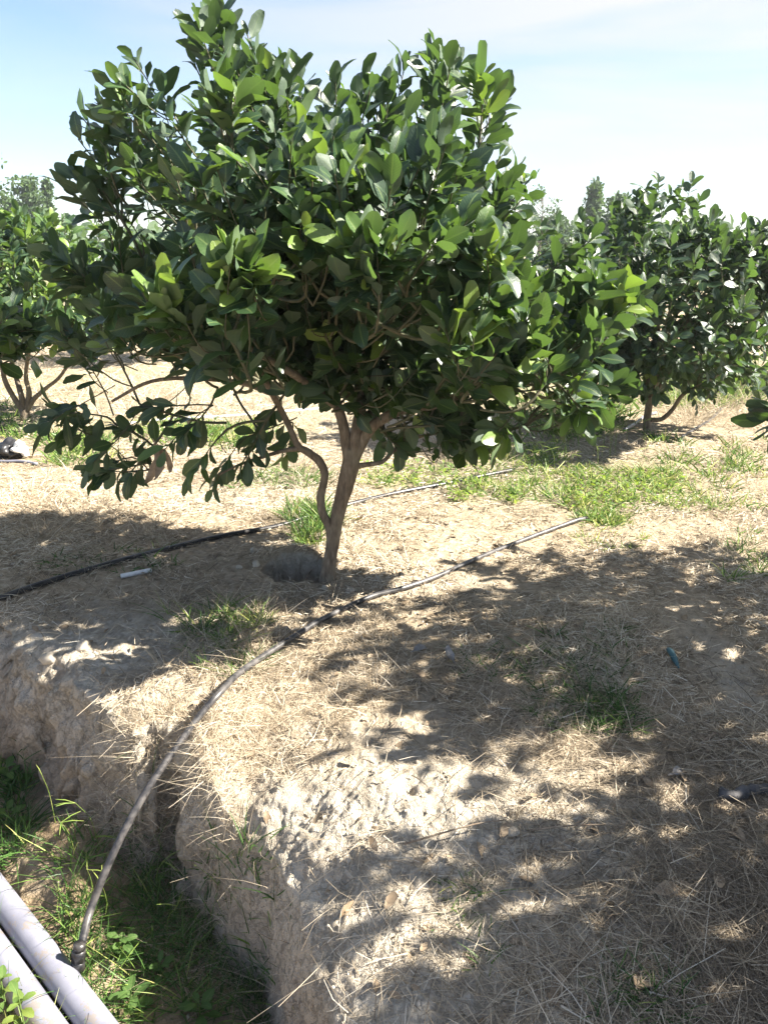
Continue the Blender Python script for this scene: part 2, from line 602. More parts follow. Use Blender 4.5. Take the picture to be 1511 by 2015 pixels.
def edge_dist(x, y):
    """signed distance to the bank rim, positive over the ditch; plus position along the rim"""
    best = np.full(x.shape, 1e9)
    sgn = np.zeros(x.shape)
    for i in range(len(EDGE) - 1):
        a, b = EDGE[i], EDGE[i + 1]
        d = b - a
        L2 = d @ d
        t = np.clip(((x - a[0]) * d[0] + (y - a[1]) * d[1]) / L2, 0, 1)
        dx, dy = x - (a[0] + t * d[0]), y - (a[1] + t * d[1])
        r = np.hypot(dx, dy)
        cr_ = d[0] * dy - d[1] * dx
        upd = r < best - 1e-12
        best = np.where(upd, r, best)
        sgn = np.where(upd, np.where(cr_ < 0, 1.0, -1.0), sgn)
    return best * sgn


HOLE = gp(586, 1130)
PIT = gp(803, 1552)
FLOOR = -0.56


def base_height(x, y):
    jit = 0.05 * fbm(x * 5.5, y * 5.5, None, 3) * sstep(9, 4, y)
    s = edge_dist(x, y) + jit
    near = sstep(14, 6, np.abs(y)) * sstep(14, 6, np.abs(x))
    wall_w = 0.105 + 0.09 * sstep(-0.70, -1.1, x) + 0.05 * fbm(x * 3, y * 3 + 9, None, 2)
    t = np.clip(s / wall_w, 0, 1)
    prof = t ** 0.75
    prof = prof * prof * (3 - 2 * prof)
    z = FLOOR * prof
    # the photographer's side of the ditch climbs again
    z = z + 0.52 * sstep(0.80, 1.7, s)
    # rim rounds off
    ins = np.clip(-s, 0, None)
    rr = 0.035 + 0.11 * sstep(-0.62, -0.40, x)
    rl = 0.06 + 0.13 * sstep(-0.62, -0.40, x)
    z = z - rr * np.exp(-ins / rl) * (s < 0) - rr * (s >= 0) * np.exp(-np.clip(s, 0, None) / 0.12)
    # crumbled clay at the foot of the left wall
    z = z + 0.16 * gauss(x, y, -1.12, 2.30, 0.22, 0.13) * sstep(0.03, 0.2, s) + 0.10 * gauss(x, y, -1.0, 2.06, 0.13, 0.12)
    # ground undulation
    z = z + near * (0.035 * fbm(x * 1.1 + 3, y * 1.1, None, 3)) + 0.05 * fbm(x * 0.25, y * 0.25 + 7, None, 3) * sstep(4, 9, y)
    z = z + 0.10 * gauss(x, y, 1.0, 2.95, 0.55, 0.42)
    z = z + 0.05 * gauss(x, y, 0.05, 1.92, 0.38, 0.22)
    z = z + 0.14 * gauss(x, y, 1.55, 6.35, 0.75, 0.35)
    z = z + 0.05 * gauss(x, y, -0.1, 3.75, 0.6, 0.5)
    hd = ((x - HOLE[0]) / 0.135) ** 2 + ((y - HOLE[1]) / 0.105) ** 2
    z = z - 0.60 * np.exp(-np.clip(hd + 0.7 * fbm(x * 11, y * 11, None, 3), 0, None) ** 3) + 0.05 * gauss(x, y, HOLE[0] - 0.05, HOLE[1] + 0.17, 0.2, 0.07)
    z = z - 0.05 * gauss(x, y, PIT[0], PIT[1], 0.025, 0.03)
    return z, s


def axis_steps(lo, hi, segs, grow, far):
    """segs: [(a,b,step)...] in order"""
    v = []
    for a, b, st in segs:
        v.extend(np.arange(a, b, st))
    v.append(segs[-1][1])
    st = segs[-1][2]
    while v[-1] < hi:
        st *= grow
        v.append(v[-1] + st)
    st = segs[0][2]
    w = [v[0]]
    while w[-1] > lo:
        st *= far
        w.append(w[-1] - st)
    return np.array(w[:0:-1] + v)


GX = axis_steps(-900, 900, [(-1.75, 0.2, 0.0055), (0.2, 1.9, 0.013)], 1.09, 1.09)
GY = axis_steps(-60, 1500, [(0.95, 2.95, 0.006), (2.95, 4.2, 0.013), (4.2, 8.0, 0.03)], 1.06, 1.15)
XX, YY = np.meshgrid(GX, GY)
ZZ, SS = base_height(XX, YY)
P0 = np.stack([XX, YY, ZZ], -1)


def grid_normals(P):
    du = np.gradient(P, axis=1)
    dv = np.gradient(P, axis=0)
    return nrm(np.cross(du, dv))


N0 = grid_normals(P0)
steep = sstep(0.30, 0.62, 1 - N0[..., 2])
nearw = sstep(12, 5, np.hypot(XX, YY))
wallz = steep * nearw
CLAY = np.clip(gauss(XX, YY, 0.08, 1.62, 0.66, 0.52) * 1.8 + gauss(XX, YY, -1.25, 2.85, 0.5, 0.34) * 1.5 + wallz * 0.9
               + gauss(XX, YY, 0.45, 1.35, 0.4, 0.3) * 0.5 + gauss(XX, YY, 1.28, 2.55, 0.12, 0.5) * 0.7 + 0.5 * gauss(XX, YY, 0.15, 3.45, 0.5, 0.25), 0, 1)
q = P0
n_big = fbm(q[..., 0] * 6, q[..., 1] * 6, q[..., 2] * 6, 3)
n_mid = fbm(q[..., 0] * 19, q[..., 1] * 19, q[..., 2] * 15, 3)
n_fin = fbm(q[..., 0] * 55, q[..., 1] * 55, q[..., 2] * 48, 3)
ridge = 1 - np.abs(fbm(q[..., 0] * 11 + 4, q[..., 1] * 11, q[..., 2] * 7, 3)) * 2.2
soft = 1 - 0.68 * sstep(-0.62, -0.45, XX)
hollow = sstep(0.10, 0.40, fbm(q[..., 0] * 4.2 + 11, q[..., 1] * 4.2, q[..., 2] * 3.0, 2)) * sstep(-0.62, -0.85, XX)
disp = -0.09 * hollow * wallz + soft * wallz * (0.065 * n_big + 0.030 * n_mid + 0.012 * n_fin - 0.035 * np.clip(ridge - 0.7, 0, 1) * 2)
clod = CLAY * (1 - wallz) * (0.005 * n_mid + 0.0025 * n_fin + 0.020 * n_big)
flat = (1 - wallz) * (0.010 * n_mid + 0.006 * n_fin) * nearw
PG = P0 + N0 * (disp + clod + flat)[..., None]
NG = grid_normals(PG)
MOIST_SHADE = np.clip(sstep(-0.12, -0.42, ZZ) * sstep(0.0, 0.2, SS) * (0.75 + 0.5 * n_big) + 1.2 * sstep(-0.05, -0.16, ZZ) * gauss(XX, YY, HOLE[0], HOLE[1], 0.2, 0.16), 0, 1) * (nearw > 0.01)  # moist ditch floor; in the hole, deep shade is put into the colour
GREEN = np.clip(gauss(XX, YY, 1.2, 5.4, 0.9, 0.7) * 0.8 + gauss(XX, YY, 0.3, 5.5, 0.6, 0.35) * 0.6
                + sstep(6, 11, YY) * np.clip(0.25 + 1.1 * fbm(XX * 0.35, YY * 0.35, None, 3), 0, 1)
                + sstep(20, 45, YY) * 0.55 + gauss(XX, YY, -2.0, 7.0, 1.3, 0.4) * 0.7, 0, 1)
ny, nx = XX.shape
idx = np.arange(ny * nx).reshape(ny, nx)
FG = np.stack([idx[:-1, :-1], idx[:-1, 1:], idx[1:, 1:], idx[1:, :-1]], -1).reshape(-1, 4)
colm = np.stack([CLAY, MOIST_SHADE, GREEN, np.ones_like(CLAY)], -1).reshape(-1, 4)
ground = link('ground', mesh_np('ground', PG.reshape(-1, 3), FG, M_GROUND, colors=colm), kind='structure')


def gz(x, y):
    """ground height"""
    i = np.clip(np.searchsorted(GX, x) - 1, 0, nx - 2)
    j = np.clip(np.searchsorted(GY, y) - 1, 0, ny - 2)
    fx = (x - GX[i]) / (GX[i + 1] - GX[i])
    fy = (y - GY[j]) / (GY[j + 1] - GY[j])
    Z = PG[..., 2]
    return (Z[j, i] * (1 - fx) + Z[j, i + 1] * fx) * (1 - fy) + (Z[j + 1, i] * (1 - fx) + Z[j + 1, i + 1] * fx) * fy


def on_ground(px, py, lift=0.0):
    """where the sight line of a photo pixel meets the built ground"""
    ys = _YS
    u, v = (px - 755.5) / FPX, (1007.5 - py) / FPX
    d = np.array([u, CP + v * SP, -SP + v * CP])
    x, z = d[0] / d[1] * ys, H + d[2] / d[1] * ys
    below = z < gz(x, ys)
    k = int(np.argmax(below)) if below.any() else len(ys) - 1
    k = max(k, 1)
    g0, g1 = z[k - 1] - gz(x[k - 1], ys[k - 1]), z[k] - gz(x[k], ys[k])
    t = float(np.clip(g0 / (g0 - g1 + 1e-9), 0, 1))
    y = ys[k - 1] + (ys[k] - ys[k - 1]) * t
    return np.array([x[k - 1] + (x[k] - x[k - 1]) * t, y, z[k - 1] + (z[k] - z[k - 1]) * t + lift])


_YS = np.geomspace(0.7, 90, 1400)


# ------------------------------------------------------------------ leaves
def leaf_template(cols, rows, seed, width=0.27, fold=0.25, curl=0.4, wavy=0.03, petiole=True, round_tip=0.0):
    """a leaf one unit long along +Y, upper face +Z; winged stalk below"""
    r = np.random.default_rng(seed)
    v = 0.5 - 0.5 * np.cos(np.pi * np.linspace(0.0, 1.0, rows))
    wv = np.sin(np.pi * np.clip(v, 0.015, 0.975) ** (1.10 + 0.15 * round_tip)) ** (0.62 - 0.10 * round_tip)
    u = np.linspace(-1, 1, cols)
    U, Vv = np.meshgrid(u, v)
    hw = width * wv[:, None]
    x = U * hw
    z = np.abs(U) * hw * math.tan(fold) + wavy * np.sin(Vv * 9 + r.uniform(0, 6) + U * 1.5) * np.abs(U)
    y = Vv.copy()
    ang = curl * (Vv - 0.15)
    yy = np.where(np.abs(curl) > 1e-3, np.sin(ang) / curl, Vv)
    zz = np.where(np.abs(curl) > 1e-3, -(1 - np.cos(ang)) / curl, 0)
    yo = math.sin(curl * -0.15) / curl
    zo = -(1 - math.cos(curl * 0.15)) / curl
    V = np.stack([x, yy - yo, z + zz - zo], -1).reshape(-1, 3)
    uv = np.stack([U, Vv], -1).reshape(-1, 2)
    i = np.arange(rows - 1)[:, None] * cols
    j = np.arange(cols - 1)[None, :]
    F = np.stack([i + j, i + j + 1, i + cols + j + 1, i + cols + j], -1).reshape(-1, 4)
    if petiole:
        b = len(V)
        w = 0.055
        PV = np.array([(-0.012, -0.20, 0), (0.012, -0.20, 0), (-w, -0.05, 0.012), (w, -0.05, 0.012), (-0.012, 0.02, 0), (0.012, 0.02, 0)])
        V = np.vstack([V, PV])
        uv = np.vstack([uv, np.array([(-.2, 0.05), (.2, 0.05), (-.9, 0.05), (.9, 0.05), (-.2, 0.05), (.2, 0.05)])])
        F = np.vstack([F, np.array([(b, b + 1, b + 3, b + 2), (b + 2, b + 3, b + 5, b + 4)])])
        V[:, 1] += 0.20
    return V, F, uv


NVAR = 10
LEAF_HI = [leaf_template(5, 6, 100 + k, 0.25 + 0.04 * ((k * 7) % 5) / 4, 0.12 + 0.07 * (k % 4), [0.35, 0.7, -0.25, 0.95, 0.15, 0.5, 1.2, -0.45, 0.8, 0.3][k],
                         0.02 + 0.012 * (k % 3), True, (k % 3) * 0.5) for k in range(NVAR)]
LEAF_LO = [leaf_template(3, 5, 200 + k, 0.25 + 0.04 * ((k * 7) % 5) / 4, 0.15 + 0.07 * (k % 4), [0.35, 0.7, -0.25, 0.95, 0.15, 0.5, 1.2, -0.45, 0.8, 0.3][k],
                         0.02, False, (k % 3) * 0.5) for k in range(NVAR)]


def bake_leaves(name, tmpl, var, M, T, tint, mat):
    """var (n,), M (n,3,3) columns = scaled axes, T (n,3)"""
    Vs, Fs, UVs, Ts, o = [], [], [], [], 0
    for k in range(len(tmpl)):
        s = np.where(var == k)[0]
        if not len(s):
            continue
        V, F, uv = tmpl[k]
        VV = np.einsum('nij,mj->nmi', M[s], V) + T[s][:, None, :]
        Vs.append(VV.reshape(-1, 3))
        Fs.append((F[None] + (np.arange(len(s)) * len(V))[:, None, None] + o).reshape(-1, 4))
        UVs.append(np.tile(uv, (len(s), 1)))
        Ts.append(np.repeat(tint[s], len(V)))
        o += len(s) * len(V)
    return mesh_np(name, np.vstack(Vs), np.vstack(Fs), mat, tint=np.concatenate(Ts), uv=np.vstack(UVs))


_leaf_mesh = {}


def leaf_mesh(k, q_, mat):
    """shared mesh of leaf variant k with quantised tint q_ (0..7)"""
    key = (k, q_, mat.name)
    if key not in _leaf_mesh:
        V, F, uv = LEAF_HI[k]
        _leaf_mesh[key] = mesh_np('leaf', V, F, mat, tint=np.full(len(V), (q_ + 0.5) / 12), uv=uv)
    return _leaf_mesh[key]


def shoots_to_leaves(B, T, per, size, droop, r):
    """leaves spiralling round each shoot -> M, T, axis"""
    out_M, out_T, out_t = [], [], []
    n = len(B)
    ax = nrm(T - B)
    ref = np.where(np.abs(ax[:, 2:3]) < 0.9, np.array([[0, 0, 1.0]]), np.array([[1.0, 0, 0]]))
    e1 = nrm(np.cross(ax, ref))
    e2 = np.cross(ax, e1)
    ph0 = r.uniform(0, 6.28, n)
    mx = int(per.max())
    for k in range(mx):
        on = k < per
        f = (k + 0.5) / per
        t = 0.18 + 0.82 * f
        pos = B + (T - B) * t[:, None]
        ph = ph0 + k * 2.39996 + r.normal(0, 0.25, n)
        rad = e1 * np.cos(ph)[:, None] + e2 * np.sin(ph)[:, None]
        op = np.radians(62 - 40 * f ** 1.3 + r.normal(0, 12, n))
        d = ax * np.cos(op)[:, None] + rad * np.sin(op)[:, None]
        dr = droop * (1.1 - 0.6 * f) + r.normal(0, 0.12, n)
        d = d + np.stack([np.zeros(n), np.zeros(n), -dr], -1)
        d = nrm(d)
        upv = ax * 0.5 + np.array([0, 0, 0.6]) + to_sun[None, :] * 0.2 + 0.35 * nrm(B - B.mean(0)) + r.normal(0, 0.62, (n, 3))
        nn = upv - d * (upv * d).sum(1, keepdims=True)
        nn = nrm(nn)
        xx = np.cross(d, nn)
        sz = size * r.uniform(0.5, 1.18, n) * np.where(f > 0.9, 0.75, 1.0)
        M = np.stack([xx, d, nn], -1) * sz[:, None, None]
        out_M.append(M[on])
        out_T.append(pos[on])
        out_t.append(np.stack([f, np.arange(n)], -1)[on])
    return np.concatenate(out_M), np.concatenate(out_T), np.concatenate(out_t)


def visible_cells(C, rad):
    """rough z-buffer: how much of each leaf the camera sees (photo pixels)"""
    px, py, dep = project(C)
    cell = 9.0
    w, h = int(1511 / cell), int(2015 / cell)
    buf = np.full(w * h, -1)
    order = np.argsort(-dep)
    rp = np.clip(rad / np.maximum(dep, 0.1) * FPX / cell, 0.3, 6)
    offs = [(dx, dy) for dx in range(-3, 4) for dy in range(-3, 4)]
    offs.sort(key=lambda o_: -(o_[0] ** 2 + o_[1] ** 2))
    cx, cy = (px / cell).astype(int), (py / cell).astype(int)
    I, K = [], []
    for dx, dy in offs:
        ok = (dx * dx + dy * dy <= rp ** 2 + 0.3) & (cx + dx >= 0) & (cx + dx < w) & (cy + dy >= 0) & (cy + dy < h) & (dep > 0.1)
        s = np.where(ok)[0]
        I.append((cx[s] + dx) + (cy[s] + dy) * w)
        K.append(s)
    I, K = np.concatenate(I), np.concatenate(K)
    rank = np.empty(len(dep), int)
    rank[order] = np.arange(len(dep))
    o_ = np.argsort(rank[K], kind='stable')
    buf[I[o_]] = K[o_]
    cnt = np.bincount(buf[buf >= 0], minlength=len(dep))
    return cnt


def grow_twigs(limb_nodes, B, T, r, rmin=0.0026):
    """join every shoot to the nearest wood; returns polylines with radii"""
    nodes = [np.asarray(p) for p in limb_nodes]
    arr = np.array(nodes)
    par = [-1] * len(nodes)
    centre = arr.mean(0)
    order = np.argsort(np.linalg.norm(B - centre, axis=1))
    paths, load = [], [0.0] * len(nodes)
    is_limb = len(nodes)
    for i in order:
        b, t = B[i], T[i]
        dv = arr - b
        dist = np.linalg.norm(dv, axis=1)
        ax = (t - b) / (np.linalg.norm(t - b) + 1e-9)
        cost = dist + 1.3 * np.clip((dv @ ax), 0, None) + 0.4 * np.clip(dv[:, 2], 0, None)
        j = int(np.argmin(cost))
        a = arr[j]
        L = np.linalg.norm(b - a)
        m_ = max(1, int(L / 0.07))
        ctrl = a + (b - a) * 0.5 + np.array([0, 0, -0.03 * L]) + r.normal(0, 0.04 * L, 3)
        prev = j
        ids = [j]
        new = []
        for s in range(1, m_ + 1):
            f = s / m_
            p = (1 - f) ** 2 * a + 2 * f * (1 - f) * ctrl + f * f * b
            new.append(p)
            par.append(prev)
            prev = len(nodes) + len(new) - 1
            ids.append(prev)
            load.append(0.0)
        for s in (0.5, 1.0):
            new.append(b + (t - b) * s)
            par.append(prev)
            prev = len(nodes) + len(new) - 1
            ids.append(prev)
            load.append(0.0)
        nodes.extend(new)
        arr = np.vstack([arr, np.array(new)])
        k = prev
        while k >= is_limb:
            load[k] += 1
            k = par[k]
        paths.append(ids)
    parts = []
    load = np.array(load)
    for ids in paths:
        P = arr[ids]
        w = load[ids].copy()
        w[0] = w[1] if len(w) > 1 else 1
        R = np.clip(rmin * np.sqrt(w) * 0.95, rmin * 0.8, 0.0062)
        if len(P) >= 2:
            n0 = len(P)
            Pk = P.copy()
            Pk[1:-1] = 0.25 * P[:-2] + 0.5 * P[1:-1] + 0.25 * P[2:]
            C = catmull(Pk, 2)
            parts.append(tube(C, np.interp(np.linspace(0, n0 - 1, len(C)), np.arange(n0), R), 5, cap=False))
    return parts


def build_tree(name, base, label, trunk, limbs, B, T, per, size, droop, r, n_parts, hi=True, group=None, tone=0.0, tint_fn=None, extra=None, cat='tree', keep_limb=True):
    """trunk / limbs: (points, radii) in world; B,T shoots in world"""
    root = thing(name, base, label, cat, group)
    off = np.asarray(base, float)
    V, F = tube(catmull(trunk[0], 6) - off, np.interp(np.linspace(0, 1, (len(trunk[0]) - 1) * 6 + 1), np.linspace(0, 1, len(trunk[1])), trunk[1]), 14, True, 0.16)
    link('trunk', mesh_np('trunk', V, F, M_BARK), root)
    nodes = list(catmull(trunk[0], 3)[len(trunk[0]) * 2:])
    for pts, rad in limbs:
        C = catmull(pts, 6)
        V, F = tube(C - off, np.interp(np.linspace(0, 1, len(C)), np.linspace(0, 1, len(rad)), rad), 9, True, 0.14)
        link('limb', mesh_np('limb', V, F, M_BARK), root)
        nodes += list(C[3:])
    tw = grow_twigs(nodes, B, T, r)
    V, F = merge(tw)
    link('twigs', mesh_np('twigs', V - off, F, M_TWIGS), root, kind='stuff')
    M, TT, ft = shoots_to_leaves(B, T, per, size, droop, r)
    n = len(M)
    shoot_t = r.normal(0, 0.17, len(B))[ft[:, 1].astype(int)]
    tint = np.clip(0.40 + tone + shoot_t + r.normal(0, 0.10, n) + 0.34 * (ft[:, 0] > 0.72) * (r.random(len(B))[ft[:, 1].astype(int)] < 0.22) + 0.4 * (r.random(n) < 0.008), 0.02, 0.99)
    if tint_fn is not None:
        tint = np.clip(tint + tint_fn(TT), 0.02, 0.99)
    var = r.integers(0, NVAR, n)
    C = TT + M[:, :, 1] * 0.6
    if n_parts:
        cnt = visible_cells(C, np.linalg.norm(M[:, :, 1], axis=1) * 0.36)
        pick = np.argsort(-cnt)[:n_parts]
        pick = pick[cnt[pick] > 0]
    else:
        pick = np.array([], int)
    rest = np.ones(n, bool)
    rest[pick] = False
    if rest.any():
        link('foliage', bake_leaves('foliage', LEAF_HI if hi else LEAF_LO, var[rest], M[rest], TT[rest] - off, tint[rest], M_LEAF), root, kind='stuff')
    for i in pick:
        me = leaf_mesh(int(var[i]), int(np.clip(tint[i] * 12, 0, 11)), M_LEAF)
        o = bpy.data.objects.new('leaf', me)
        mm = Matrix([[*M[i][a], TT[i][a] - off[a]] for a in range(3)] + [[0, 0, 0, 1]])
        COL.objects.link(o)
        o.parent = root
        o.matrix_local = mm
    return root


ORCHARD = 'pomelo trees of the orchard'

# ---- the main tree -------------------------------------------------
r1 = np.random.default_rng(21)
YT = 3.53
bx = on_ground(646, 1140)
YT = bx[1]


def pl(pts):
    return np.array([at(p[0], p[1], YT + (p[2] if len(p) > 2 else 0.0)) for p in pts])


trunk_pts = pl([(643, 1158), (646, 1125), (652, 1085), (659, 1045), (668, 1000), (680, 955), (690, 915), (692, 880)])
trunk_pts[0][2] -= 0.08
trunk = (trunk_pts, [0.055, 0.036, 0.031, 0.031, 0.034, 0.038, 0.042, 0.034])
limbs = [
    (pl([(652, 1062), (646, 1032), (634, 1008), (631, 977), (639, 937), (630, 910), (608, 891), (587, 878), (574, 850), (556, 812), (535, 775, -.1), (505, 720, -.2), (450, 640, -.35)]),
     [0.022, 0.021, 0.020, 0.019, 0.019, 0.020, 0.018, 0.016, 0.014, 0.014, 0.013, 0.012, 0.008]),
    (pl([(688, 920), (682, 870), (668, 810), (645, 755), (610, 680, .15), (560, 580, .3), (520, 470, .35)]), [0.032, 0.027, 0.023, 0.02, 0.018, 0.013, 0.008]),
    (pl([(690, 915), (702, 850), (714, 780, .05), (722, 690, .1), (712, 580, .1), (690, 440, .15), (640, 320, .1), (520, 210, .1)]), [0.034, 0.028, 0.024, 0.02, 0.018, 0.014, 0.01, 0.006]),
    (pl([(692, 912), (716, 862), (742, 832, -.05), (792, 806, -.1), (850, 798, -.15), (910, 772, -.2), (970, 715, -.3), (1030, 650, -.35)]), [0.032, 0.027, 0.024, 0.021, 0.019, 0.017, 0.013, 0.008]),
    (pl([(696, 918), (722, 914), (752, 909), (776, 886, .05), (820, 862, .1), (880, 846, .15)]), [0.016, 0.012, 0.010, 0.009, 0.007, 0.005]),
    (pl([(706, 838), (738, 800, .15), (780, 720, .3), (840, 600, .4), (900, 440, .4), (930, 300, .3)]), [0.024, 0.02, 0.018, 0.015, 0.012, 0.007]),
    (pl([(664, 800), (630, 775, -.1), (575, 735, -.3), (500, 690, -.5), (430, 640, -.6)]), [0.02, 0.017, 0.015, 0.012, 0.007]),
    (pl([(590, 882), (555, 888, -.03), (515, 900, -.06), (470, 915, -.1), (430, 935, -.12)]), [0.013, 0.010, 0.008, 0.006, 0.004]),
    (pl([(645, 755), (600, 700, .1), (500, 640, .2), (400, 590, .2), (290, 560, .15), (200, 540, .1)]), [0.018, 0.015, 0.013, 0.011, 0.008, 0.006]),
    (pl([(535, 775, -.1), (480, 755, -.15), (400, 745, -.2), (300, 750, -.25), (220, 790, -.3)]), [0.012, 0.011, 0.010, 0.008, 0.006]),
    (pl([(970, 715, -.3), (1050, 660, -.2), (1130, 600, -.15), (1200, 575, -.1)]), [0.012, 0.010, 0.008, 0.005]),
    (pl([(722, 690, .1), (720, 600, -.2), (740, 500, -.45), (760, 420, -.6)]), [0.016, 0.013, 0.010, 0.006]),
]
# clumps of the crown: px, py, rx, ry, shoots, depth span (lo, hi) as share of the crown's half depth
CLUMPS = [
    (432, 48, 26, 48, 8, -.1, .3), (470, 120, 62, 50, 13, -.3, .4), (388, 110, 18, 14, 2, -.1, .2), (540, 150, 45, 42, 9, -.3, .4), (262, 140, 8, 10, 1, -.1, .2),
    (290, 190, 62, 40, 11, -.5, .5), (218, 215, 50, 36, 8, -.4, .3), (205, 275, 45, 36, 6, -.4, .3), (190, 350, 52, 34, 8, -.3, .3),
    (868, 118, 48, 38, 10, -.4, .4), (930, 190, 42, 42, 9, -.4, .4), (745, 170, 45, 32, 8, -.4, .5), (690, 182, 38, 30, 6, -.3, .5),
    (1000, 345, 36, 36, 6, -.4, .4), (935, 285, 40, 50, 7, -.5, .5), (640, 255, 66, 40, 11, -.6, .6), (560, 230, 60, 50, 12, -.6, .6),
    (410, 240, 85, 65, 20, -.8, .8), (290, 300, 80, 60, 16, -.8, .8), (320, 400, 100, 65, 22, -.9, .9), (520, 340, 100, 80, 28, -.9, .9),
    (700, 300, 100, 80, 28, -.9, .9), (830, 260, 80, 80, 22, -.9, .9), (880, 390, 90, 75, 24, -.9, .9), (720, 430, 100, 75, 28, -1, 1),
    (500, 470, 110, 75, 30, -1, 1), (300, 500, 110, 60, 26, -1, 1), (180, 480, 70, 40, 12, -.5, .5), (130, 520, 40, 30, 5, -.4, .3),
    (640, 560, 120, 70, 30, -.3, 1), (440, 580, 100, 60, 24, -.5, 1), (250, 600, 100, 55, 22, -.9, .6), (150, 650, 60, 40, 9, -.6, .2),
    (820, 550, 100, 70, 30, -1, 1), (960, 500, 80, 70, 24, -1, .9), (1075, 532, 50, 30, 7, -.3, .4), (1155, 512, 60, 24, 5, -.1, .4), (1060, 570, 80, 45, 18, -.6, .6),
    (1175, 570, 70, 38, 12, -.5, .4), (1230, 610, 36, 40, 6, -.3, .3), (1090, 660, 90, 50, 18, -.6, .5), (960, 660, 90, 60, 24, -1, .8),
    (800, 660, 100, 50, 24, -.3, .9), (640, 670, 90, 40, 20, -.25, .9), (455, 662, 66, 44, 11, -.9, .5), (320, 668, 70, 36, 9, -.7, .3),
    (190, 715, 70, 36, 8, -.6, .1), (125, 800, 50, 30, 6, -.5, 0), (200, 850, 75, 45, 10, -.5, 0), (275, 790, 34, 34, 3, -.5, 0), (200, 920, 50, 18, 4, -.4, 0),
    (430, 905, 48, 36, 7, -.25, .05), (510, 850, 55, 28, 6, -.2, .2), (400, 860, 28, 12, 2, -.2, 0), (610, 770, 55, 26, 5, -.2, .7), (770, 770, 70, 35, 12, -.5, .7),
    (880, 820, 60, 40, 12, -.4, .5), (940, 865, 36, 28, 6, -.4, .2), (850, 740, 70, 40, 14, -.7, .7), (1000, 740, 70, 30, 10, -.6, .2),
    (1120, 760, 42, 36, 6, -.6, -.1), (1210, 760, 30, 28, 4, -.5, -.1), (1150, 810, 18, 22, 3, -.5, -.2), (790, 880, 30, 16, 3, 0, .3), (640, 735, 90, 26, 9, -.15, .6), (790, 760, 80, 30, 8, -.3, .5), (560, 690, 60, 30, 7, -.4, .4), (900, 730, 60, 36, 7, -.5, .4), (700, 600, 90, 50, 10, -.35, .2),
]
Ts, Ds = [], []
cc = at(680, 640, YT)
for (cx_, cy_, rx_, ry_, n_, lo_, hi_) in CLUMPS:
    n_ = max(1, int(round(n_ * (0.58 if (cx_ < 380 and cy_ < 420) or cy_ < 215 else (0.66 if cy_ > 780 and cx_ < 560 else 1.05)))))
    if cy_ > 520:
        lo_ = max(lo_, -0.75)
    a_ = r1.uniform(0, 2 * np.pi, n_)
    q_ = np.sqrt(r1.random(n_))
    rx_, ry_ = max(7, rx_ - 20), max(7, ry_ - 18)
    if cy_ < 380:
        cy_ += 26
    X, Y = cx_ + rx_ * q_ * np.cos(a_), cy_ + ry_ * q_ * np.sin(a_)
    rr_ = ((X - 660) / 640) ** 2 + ((Y - 480) / 520) ** 2
    half = 0.95 * np.sqrt(np.clip(1 - rr_, 0.07, 1))
    dpt = r1.uniform(lo_, hi_, n_)
    if hi_ - lo_ > 1.2:
        dpt = np.sign(dpt) * np.abs(dpt) ** 0.7
    gap_ = fbm(X / 62.0 + 3.1, Y / 62.0 + 8.4, None, 2)
    for X_, Y_, d_, h_, g_, e_ in zip(X, Y, dpt, half, gap_, rr_):
        if e_ > 0.22 and g_ < -0.10 - 0.12 * (1 - min(1.0, e_)):
            continue
        Ts.append(at(X_, Y_, YT + 0.02 + d_ * h_))
        low = max(0.0, (Y_ - 640) / 300)
        Ds.append([0.9 - 0.9 * low, 0.55 - 0.85 * low])
# boughs that reach out towards the viewer and catch the sun
for (cx_, cy_, rx_, ry_, n_, dy_) in [(335, 610, 60, 28, 6, -1.05), (425, 650, 45, 50, 6, -1.0), (480, 540, 36, 26, 5, -1.1), (735, 512, 50, 16, 5, -1.0), (610, 455, 45, 22, 4, -.95),
                                     (935, 475, 60, 36, 7, -.95), (850, 490, 40, 30, 4, -.95), (990, 690, 60, 40, 8, -.9), (1140, 690, 60, 44, 7, -.75), (940, 590, 60, 36, 6, -.95),
                                     (390, 375, 60, 40, 5, -.9), (330, 290, 50, 40, 4, -.7), (560, 330, 70, 50, 5, -.9), (720, 350, 60, 50, 5, -.95), (860, 330, 50, 50, 5, -.85), (250, 610, 60, 30, 4, -.8),
                                     (1180, 600, 60, 30, 5, -.6)]:
    for _ in range(n_):
        a_, q_ = r1.uniform(0, 6.28), math.sqrt(r1.random())
        Ts.append(at(cx_ + rx_ * q_ * math.cos(a_), cy_ + ry_ * q_ * math.sin(a_), YT + dy_ + r1.uniform(-.08, .08)))
        Ds.append([0.75, 0.5])
